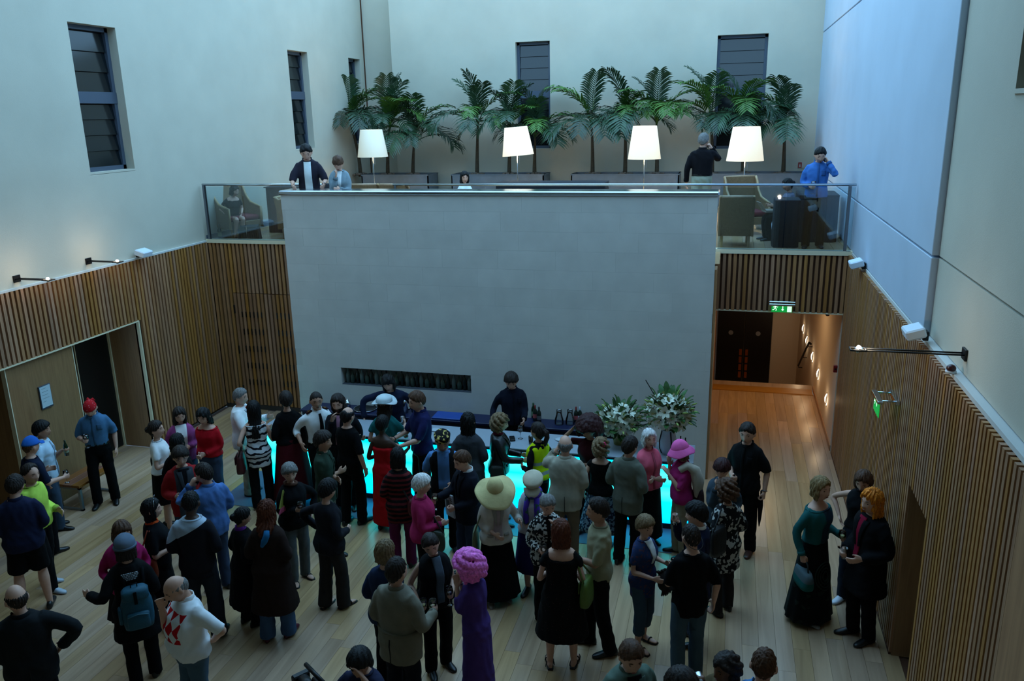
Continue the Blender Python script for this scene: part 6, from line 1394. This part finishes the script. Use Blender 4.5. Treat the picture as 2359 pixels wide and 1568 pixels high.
# armchairs
M_wick=mat('woven_cane',(.52,.40,.27),.8,bump=.5,bscale=120,var=.15,vscale=40); M_cane=wood('pale_ash',(.64,.51,.36),(.72,.58,.42),2); M_seat=mat('red_cushion',(.42,.12,.14),.9)
def armchair(loc,rz,label,hh=1.0,w=.64):
    t=thing('armchair',label,'armchair',loc,rz,'woven balcony armchairs')
    for sx in (-1,1):
        for y in (-.28,.30): obj('leg',MB().bbox((sx*(w/2-.03)-.02,y-.02,0),(sx*(w/2-.03)+.02,y+.02,.34),.004),M_cane,t)
        rings=[]
        for y,z1 in ((.34,.60),(.15,.62),(-.05,.66),(-.20,.78),(-.30,hh*.94),(-.36,hh)):
            rings.append([(sx*w/2,y,.20),(sx*w/2,y,z1),(sx*(w/2+.035),y,z1),(sx*(w/2+.035),y,.20)])
        mb=MB(); mb.loft(rings); obj('side_wing',mb,M_wick,t)
        obj('arm_rail',MB().tube([(sx*(w/2+.017),y,z) for y,z in ((.35,.20),(.35,.60),(.15,.625),(-.05,.665),(-.20,.785),(-.30,hh*.945),(-.37,hh+.005))],.024,7),M_cane,t,True)
    mb=MB(); mb.loft([[(-w/2,-.27-.10*u,.20+(hh-.20)*u),(w/2,-.27-.10*u,.20+(hh-.20)*u),(w/2,-.32-.10*u,.20+(hh-.20)*u),(-w/2,-.32-.10*u,.20+(hh-.20)*u)] for u in (0,.5,1)]); obj('backrest',mb,M_wick,t)
    obj('top_rail',MB().tube([(-w/2,-.40,hh),(w/2,-.40,hh)],.026,8),M_cane,t,True)
    obj('seat_base',MB().bbox((-w/2,-.28,.20),(w/2,.34,.34),.01),M_wick,t); obj('seat_cushion',MB().bbox((-w/2+.01,-.26,.34),(w/2-.01,.33,.44),.03),M_seat,t,True)
    return t
P=PEOPLE['seated']; armchair((P['loc'].x+.02,P['loc'].y+.13,HB),P['rz']+RAD(6),'woven armchair in which the woman in black sits')
pz=aty(1697,450,.75); armchair((pz.x,.75,HB),RAD(2),'woven armchair seen from behind beside the stone wall',.86,.50)
pz=aty(1722,410,2.2); armchair((pz.x,2.2,HB),RAD(200),'high-backed woven armchair facing the hall on the right',1.02,.58)
pz=aty(848,414,.45); armchair((pz.x,.45,HB),RAD(10),'left of two armchair backs showing above the coping',1.08,.5)
pz=aty(903,414,.45); armchair((pz.x+.20,.45,HB),RAD(-4),'right of two armchair backs showing above the coping',1.08,.5)
pz=aty(646,525,.35); armchair((pz.x+.28,.75,HB),RAD(-90),'armchair half hidden behind left end of stone wall',.80)
# dark cloth-covered booths
M_cloth=mat('navy_table_cloth',(.055,.075,.12),.9,bump=.3,bscale=8,var=.1)
def booth(loc,size,label,rz=0):
    t=thing('covered_table',label,'table',loc,rz); w,d,h=size; n=48; rings=[]
    for i in range(6):
        u=i/5; z=h*(1-u); r=[]
        for j in range(n):
            a=2*pi*j/n; c,s=cos(a),sin(a); q=(abs(c)**8+abs(s)**8)**(-1/8); f=1+.035*u*sin(j*1.9)
            r.append((w/2*c*q*f,d/2*s*q*f,z))
        rings.append(r)
    mb=MB(); mb.loft(rings); obj('cloth_skirt',mb,M_cloth,t); obj('table_top',MB().bbox((-w/2+.01,-d/2+.01,h-.01),(w/2-.01,d/2-.01,h+.012),.006),M_cloth,t); return t
p=aty(600,440,1.3); booth((p.x+.62,1.75,HB),(1.1,.95,.92),'navy cloth-covered table behind the seated woman')
booth((11.27,1.62,HB),(.68,.85,.80),'large navy cloth-covered table behind blue-shirted man')
booth((10.72,.80,HB),(.42,.55,.78),'narrow navy covered stand in front of the seated grey top')
p=aty(1262,424,2.6); booth((p.x,3.0,HB),(2.3,.7,.88),'long low navy covered table behind the handrail')
t=thing('sticky_note','yellow note lying on the large navy table','paper',(11.25,1.22,HB+.815),RAD(15)); obj('note',MB().bbox((-.05,-.04,0),(.05,.04,.006),.001),mat('yellow_paper',(.62,.66,.22),.8),t)
# plastic bags, bottle, monitor, cap
M_plas=mat('white_plastic_bag',(.74,.80,.86),.45,bump=.5,bscale=14)
for k,(u,v,s,lb) in enumerate(((1756,513,.17,'white carrier bag beside the back of the armchair'),(1780,527,.14,'small white carrier bag nearest the glass'),(1790,503,.15,'white carrier bag behind the other two'))):
    p=atz(u,v+14,HB); t=thing('plastic_bag',lb,'bag',p,k*1.3,'carrier bags on the balcony floor'); r=random.Random(k); mb=MB(); rings=[]
    for i in range(8):
        q=i/7; z=s*1.5*q; rr=s*(.95*sin(pi*(.18+.75*q))**.6); rings.append([(rr*cos(a)*(1+.16*sin(3*a+i)+.06*sin(7*a+2*i)),rr*.8*sin(a)*(1+.12*cos(4*a+i)),z+.02*sin(5*a+i)) for a in [2*pi*j/18 for j in range(18)]])
    mb.loft(rings); obj('bag_body',mb,M_plas,t,True)
    for sx in (-1,1): obj('bag_handle',MB().tube([(sx*s*.25,-.02,s*1.45),(sx*s*.35,0,s*1.85),(sx*s*.15,.03,s*1.45)],.014,6),M_plas,t,True)
p=atz(513,549,HB); t=thing('wine_bottle','dark wine bottle on the floor beside seated woman','bottle',(max(.12,p.x),.26,HB)); obj('bottle_glass',MB().lathe([(.001,0),(.038,.003),(.038,.19),(.016,.235),(.015,.30),(.001,.301)],14),mat('green_bottle',(.05,.16,.07),.1),t,True); obj('bottle_label',MB().lathe([(.0385,.07),(.0385,.15)],14),mat('paper_label',(.55,.60,.50),.7),t,True)
p=atz(592,548,HB); t=thing('stage_monitor','black wedge speaker on the floor by the seated woman','speaker',(p.x,.30,HB),RAD(20)); mb=MB(); mb.add([(-.2,-.14,0),(.2,-.14,0),(.2,.16,0),(-.2,.16,0),(-.17,-.06,.26),(.17,-.06,.26),(.17,.14,.28),(-.17,.14,.28)],[(3,2,1,0),(4,5,6,7),(0,1,5,4),(1,2,6,5),(2,3,7,6),(3,0,4,7)]); obj('speaker_box',mb,mat('speaker_black',(.035,.035,.04),.8),t); obj('speaker_grille',MB().add([(-.16,-.135,.03),(.16,-.135,.03),(.145,-.072,.235),(-.145,-.072,.235),(-.16,-.142,.03),(.16,-.142,.03),(.145,-.079,.235),(-.145,-.079,.235)],[(0,1,2,3),(7,6,5,4),(0,4,5,1),(1,5,6,2),(2,6,7,3),(3,7,4,0)]),mat('grille',(.06,.06,.065),.6,.4),t)
# stools for the two seated behind the rail
for k,lb in (('satgirl','low dark stool under woman in white top'),('satgrey','low dark stool under seated woman in grey')):
    P=PEOPLE[k]; t=thing('stool',lb,'stool',(P['loc'].x,P['loc'].y,HB),P['rz']); obj('stool_seat',MB().bbox((-.2,-.2,.36),(.2,.18,.42),.02),M_cloth,t)
    for sx in (-1,1):
        for sy in (-1,1): obj('leg',MB().bbox((sx*.16-.015,sy*.15-.015,0),(sx*.16+.015,sy*.15+.015,.37),.003),M_black,t)
t=thing('music_case','open pale box on the lap of seated woman in grey','box'); P=PEOPLE['satgrey']; t.matrix_world=P['M']@Matrix.Translation((0,.42,.60)); obj('box_tray',MB().bbox((-.15,-.10,0),(.15,.10,.05),.006),mat('pale_card',(.55,.50,.45),.8),t); obj('box_lid',MB().add([(-.15,.10,.05),(.15,.10,.05),(.15,.22,.22),(-.15,.22,.22),(-.15,.108,.045),(.15,.108,.045),(.15,.228,.215),(-.15,.228,.215)],[(0,1,2,3),(7,6,5,4),(0,4,5,1),(1,5,6,2),(2,6,7,3),(3,7,4,0)]),mat('pale_card',(.55,.50,.45),.8),t)
p=aty(1848,380,YB-.01); t=thing('fire_notice','small red fire notice on the back wall','sign',(p.x,YB-.012,p.z)); obj('notice_plate',MB().box((-.10,-.006,-.07),(.10,.006,.07)),mat('notice_white',(.75,.72,.68),.6),t); obj('red_field',MB().box((-.095,-.009,-.065),(-.01,-.006,.065)),mat('fire_red',(.62,.14,.12),.5),t); obj('flame_mark',MB().add([(-.075,-.0105,-.045),(-.03,-.0105,-.045),(-.04,-.0105,.0),(-.052,-.0105,.045),(-.068,-.0105,.0)],[(0,1,2,3,4)]),mat('notice_white',(.75,.72,.68),.6),t)
# ================================================================== FIXTURES
M_bulb=mat('halogen_bulb',(1,1,1),.5,emit=(.95,.95,1.0),estr=16)
def arm_lamp(y,z,L_,side,label,en,lx=0):
    """wall lamp on two rods; side=+1 projects towards +x from the left wall"""
    xw=-.05 if side>0 else XC; t=thing('wall_lamp',label,'lamp',(xw,y,z),0,'halogen arm lamps')
    obj('wall_plate',MB().bbox((min(0,side*.02),-.06,-.05),(max(0,side*.02),.06,.05),.003) if side>0 else MB().bbox((-.02,-.06,-.05),(0,.06,.05),.003),M_black,t)
    for dy in (-.035,.035): obj('rod',MB().tube([(0,dy,0),(side*L_,dy+lx,.0)],.008,6),M_black,t,True)
    obj('lamp_head',MB().tube([(side*L_-.06*side,-.05+lx,0),(side*L_+.07*side,-.05+lx,0),(side*L_+.07*side,.05+lx,0),(side*L_-.06*side,.05+lx,0),(side*L_-.06*side,-.05+lx,0)],.009,6),M_black,t,True); obj('reflector',MB().lathe([(.012,-.03),(.030,-.005),(.036,.012),(.033,.012),(.010,-.026)],14,(side*L_,lx,0)),M_steel,t,True)
    obj('bulb',MB().ball((side*L_,lx,.012),.022,10,8),M_bulb,t,True)
    ld=bpy.data.lights.new('halogen','POINT'); ld.energy=en; ld.color=(1,.80,.55); ld.shadow_soft_size=.03; lo=bpy.data.objects.new('halogen',ld); COL.objects.link(lo); lo.parent=t; lo.location=(side*L_,lx,.06)
arm_lamp(-3.06,3.56,.55,1,'black arm lamp nearer the corner on left wall',5*HALO_E)
arm_lamp(-4.46,3.55,.55,1,'black arm lamp at the far left of left wall',5*HALO_E)
arm_lamp(-6.38,3.62,.85,-1,'long black arm lamp on the right wall',5*HALO_E)
M_wbox=mat('white_box_light',(.82,.86,.90),.5)
for x,y,z,rz,lb in ((.06,-1.97,3.53,0,'white box speaker on the left cladding ledge'),(RW-.02,-1.38,3.52,180,'white box speaker on right ledge near the balcony'),(RW-.02,-5.34,3.55,180,'white box speaker on right ledge nearer the camera')):
    t=thing('box_speaker',lb,'speaker',(x,y,z),RAD(rz),'white box speakers'); o=obj('speaker_shell',MB().bbox((-.03,-.13,-.045),(.15,.13,.055),.015),M_wbox,t); o.rotation_euler=(0,RAD(18),0); obj('bracket',MB().bbox((-.07,-.05,-.09),(-.02,.05,.0),.004),M_black,t)
# exit signs
M_green=mat('exit_green',(.03,.50,.20),.5,emit=(.05,.62,.25),estr=.16); M_signw=mat('exit_white',(.85,1,.88),.5,emit=(.80,1,.85),estr=.22)
def sign_marks(t,M):
    mb=lambda v,f: xform(MB().add(v,f),M)
    def slab(pts,name):
        n=len(pts); vs=[(x,-.004,z) for x,z in pts]+[(x,-.002,z) for x,z in pts]; fs=[tuple(range(n)),tuple(range(2*n-1,n-1,-1))]+[(i,(i+1)%n,n+(i+1)%n,n+i) for i in range(n)]; obj(name,mb(vs,fs),M_signw,t)
    def stroke(p,q,w): 
        d=Vector((q[0]-p[0],q[1]-p[1])); nn=Vector((-d.y,d.x)).normalized()*w; return [(p[0]+nn.x,p[1]+nn.y),(p[0]-nn.x,p[1]-nn.y),(q[0]-nn.x,q[1]-nn.y),(q[0]+nn.x,q[1]+nn.y)]
    ox_=-.10
    slab([(ox_+.012*cos(a)+.008,.045+.012*sin(a)) for a in [2*pi*k/12 for k in range(12)]],'figure_head')
    for p,q,w in (((.005,.030),(-.008,-.005),.011),((-.006,-.003),(.018,-.020),.006),((.018,-.020),(.010,-.050),.006),((-.008,-.006),(-.022,-.030),.006),((-.022,-.030),(-.045,-.034),.006),((.004,.026),(.028,.010),.005),((.028,.010),(.042,.018),.004),((.002,.026),(-.024,.024),.005),((-.024,.024),(-.034,.004),.004)):
        slab(stroke((p[0]+ox_,p[1]),(q[0]+ox_,q[1]),w),'figure_limb')
    slab(stroke((.015,.05),(.015,-.025),.008),'arrow_shaft'); slab([(-.008,-.022),(.038,-.022),(.015,-.052)],'arrow_head')
t=thing('exit_sign','green running man exit sign over corridor','sign',(10.69,-.10,2.52)); I4=Matrix.Identity(4)
obj('sign_housing',MB().bbox((-.205,-.05,.04),(.205,.06,.075),.006).bbox((-.205,-.04,.085),(.205,.06,.115),.006),M_steel,t); obj('sign_plate',MB().box((-.16,-.002,-.07),(.16,.006,.045)),M_green,t); obj('white_field',MB().box((.085,-.004,-.065),(.155,-.002,.04)),M_signw,t); sign_marks(t,I4)
t=thing('exit_sign','green exit sign projecting from right slatted wall','sign',(RW-.20,-4.55,2.52)); Rz=Matrix.Rotation(RAD(-90),4,'Z')
obj('sign_housing',xform(MB().bbox((-.205,-.03,.04),(.205,.03,.075),.006),Rz),M_steel,t); obj('wall_bar',MB().bbox((.15,-.2,.04),(.20,.2,.09),.006),M_steel,t)
for y in (-.15,.15): obj('bracket_arm',MB().tube([(0,y,.065),(.18,y,.065)],.010,6),M_steel,t,True)
obj('sign_plate',xform(MB().box((-.16,-.002,-.13),(.16,.006,.045)),Rz),M_green,t); sign_marks(t,Rz)
# corridor lights, rail, alarm
M_sconce=mat('sconce_glow',(1,.98,.95),.5,emit=(1,.95,.86),estr=1.6)
for k,(y,z) in enumerate(((1.04,.60),(2.54,.60),(3.75,.60),(5.1,.58),(6.1,.60))):
    t=thing('wall_sconce',['corridor wall light nearest the hall','second corridor wall light','third corridor wall light above the steps','fourth corridor wall light by the handrail','farthest corridor wall light'][k],'lamp',(RW-.001,y,z),0,'corridor wall lights')
    obj('glow_lens',MB().loft([[(-.035*sin(pi*min(1,max(.02,(i+.1)/8.2))),.055*cos(a)*sin(pi*(i+.2)/8.4),-.12+.24*i/8) for a in (0,pi*.5,pi)] for i in range(9)],cap=False,closed=False),M_sconce,t,True); obj('back_plate',MB().box((-.006,-.06,-.125),(.0,.06,.125)),M_steel,t)
    ld=bpy.data.lights.new('sconce','POINT'); ld.energy=3.2*SCON_E; ld.color=(1,.72,.42); ld.shadow_soft_size=.06; lo=bpy.data.objects.new('sconce',ld); COL.objects.link(lo); lo.parent=t; lo.location=(-.12,0,0)
ld=bpy.data.lights.new('unseen_corridor_light','AREA'); ld.energy=26*SCON_E; ld.size=.5; ld.color=(1,.66,.34); lo=bpy.data.objects.new('unseen_corridor_light',ld); COL.objects.link(lo); lo.location=(10.7,2.2,2.41)  # unseen area lamp that warms the corridor
t=thing('unseen_downlight','unseen ceiling light inside the corridor','lamp',(10.7,2.2,2.42)); obj('light_disc',MB().lathe([(.001,0),(.10,0),(.10,.008),(.001,.008)],20),mat('downlight_glow',(1,.95,.85),.5,emit=(1,.8,.5),estr=.8),t)  # disc body for the unseen corridor lamp
t=thing('handrail','sloping dark handrail beside the stairs down','handrail',(RW-.08,3.5,0)); obj('rail',MB().tube([(0,.1,.92),(0,.45,.86),(0,2.4,-.25)],.022,8),M_black,t,True)
for y,z in ((.5,.83),(1.4,.32),(2.3,-.19)): obj('rail_bracket',MB().tube([(0,y,z-.02),(.0,y,z-.08),(.08,y,z-.08)],.010,6),M_black,t,True)
t=thing('fire_alarm','red fire alarm point at the corridor edge','alarm',tuple(aty(1924,848,-.01))); obj('alarm_box',MB().bbox((-.03,-.05,-.06),(.03,.0,.06),.006),mat('alarm_red',(.50,.05,.07),.4),t); obj('alarm_button',MB().box((-.015,-.053,-.015),(.015,-.05,.015)),M_black,t)
t=thing('alarm_beacon','dark red round sensor on the right ledge','alarm',(RW+.03,-6.35,3.46)); obj('beacon_dome',MB().ball((0,0,.02),(.04,.04,.035),12,8),mat('beacon_red',(.25,.08,.08),.3),t,True); obj('beacon_base',MB().lathe([(.001,-.018),(.045,-.018),(.045,0),(.001,0)],14),M_wbox,t,True)
t=thing('security_camera','small dark camera under the corridor ceiling','camera',(11.45,.3,2.36)); obj('camera_mount',MB().bbox((-.02,-.03,.0),(.02,.03,.06),.004),M_wbox,t); obj('camera_eye',MB().ball((0,0,-.015),(.035,.04,.03),10,6),M_black,t,True)
# poster and bench at the left pier
t=thing('notice_board','white notice in dark frame on the oak pier','notice',(-.052,-4.335,1.725)); obj('board_frame',MB().bbox((0,-.11,-.18),(.02,.11,.18),.003),mat('notice_frame',(.20,.23,.28),.5),t); obj('paper_sheet',MB().box((.02,-.098,-.155),(.0225,.098,.168)),mat('notice_paper',(.72,.80,.82),.7),t)
for i,(a,b2) in enumerate(((-.07,.02),(-.07,.05),(-.07,.04),(-.07,.055),(-.07,-.01))): obj('text_line',MB().box((.0225,a,.13-.05*i),(.023,b2,.135-.05*i)),mat('notice_ink',(.42,.48,.50),.8),t)
t=thing('bench','low oak bench with steel frame under the notice','bench',(.30,-4.22,0)); 
for k in range(3): obj('seat_board',MB().bbox((-.22+.147*k,-.36,.38),(-.22+.147*(k+1)-.004,.36,.42),.003),wood('bench_oak',(.48,.28,.14),(.58,.36,.19),1),t)
for y in (-.33,.33): obj('leg_frame',MB().box((-.21,y-.02,0),(-.17,y+.02,.38)).box((.17,y-.02,0),(.21,y+.02,.38)).box((-.21,y-.02,0),(.21,y+.02,.03)).box((-.21,y-.02,.35),(.21,y+.02,.38)),mat('bench_steel',(.55,.58,.60),.35,.8),t)
bake_jobs()
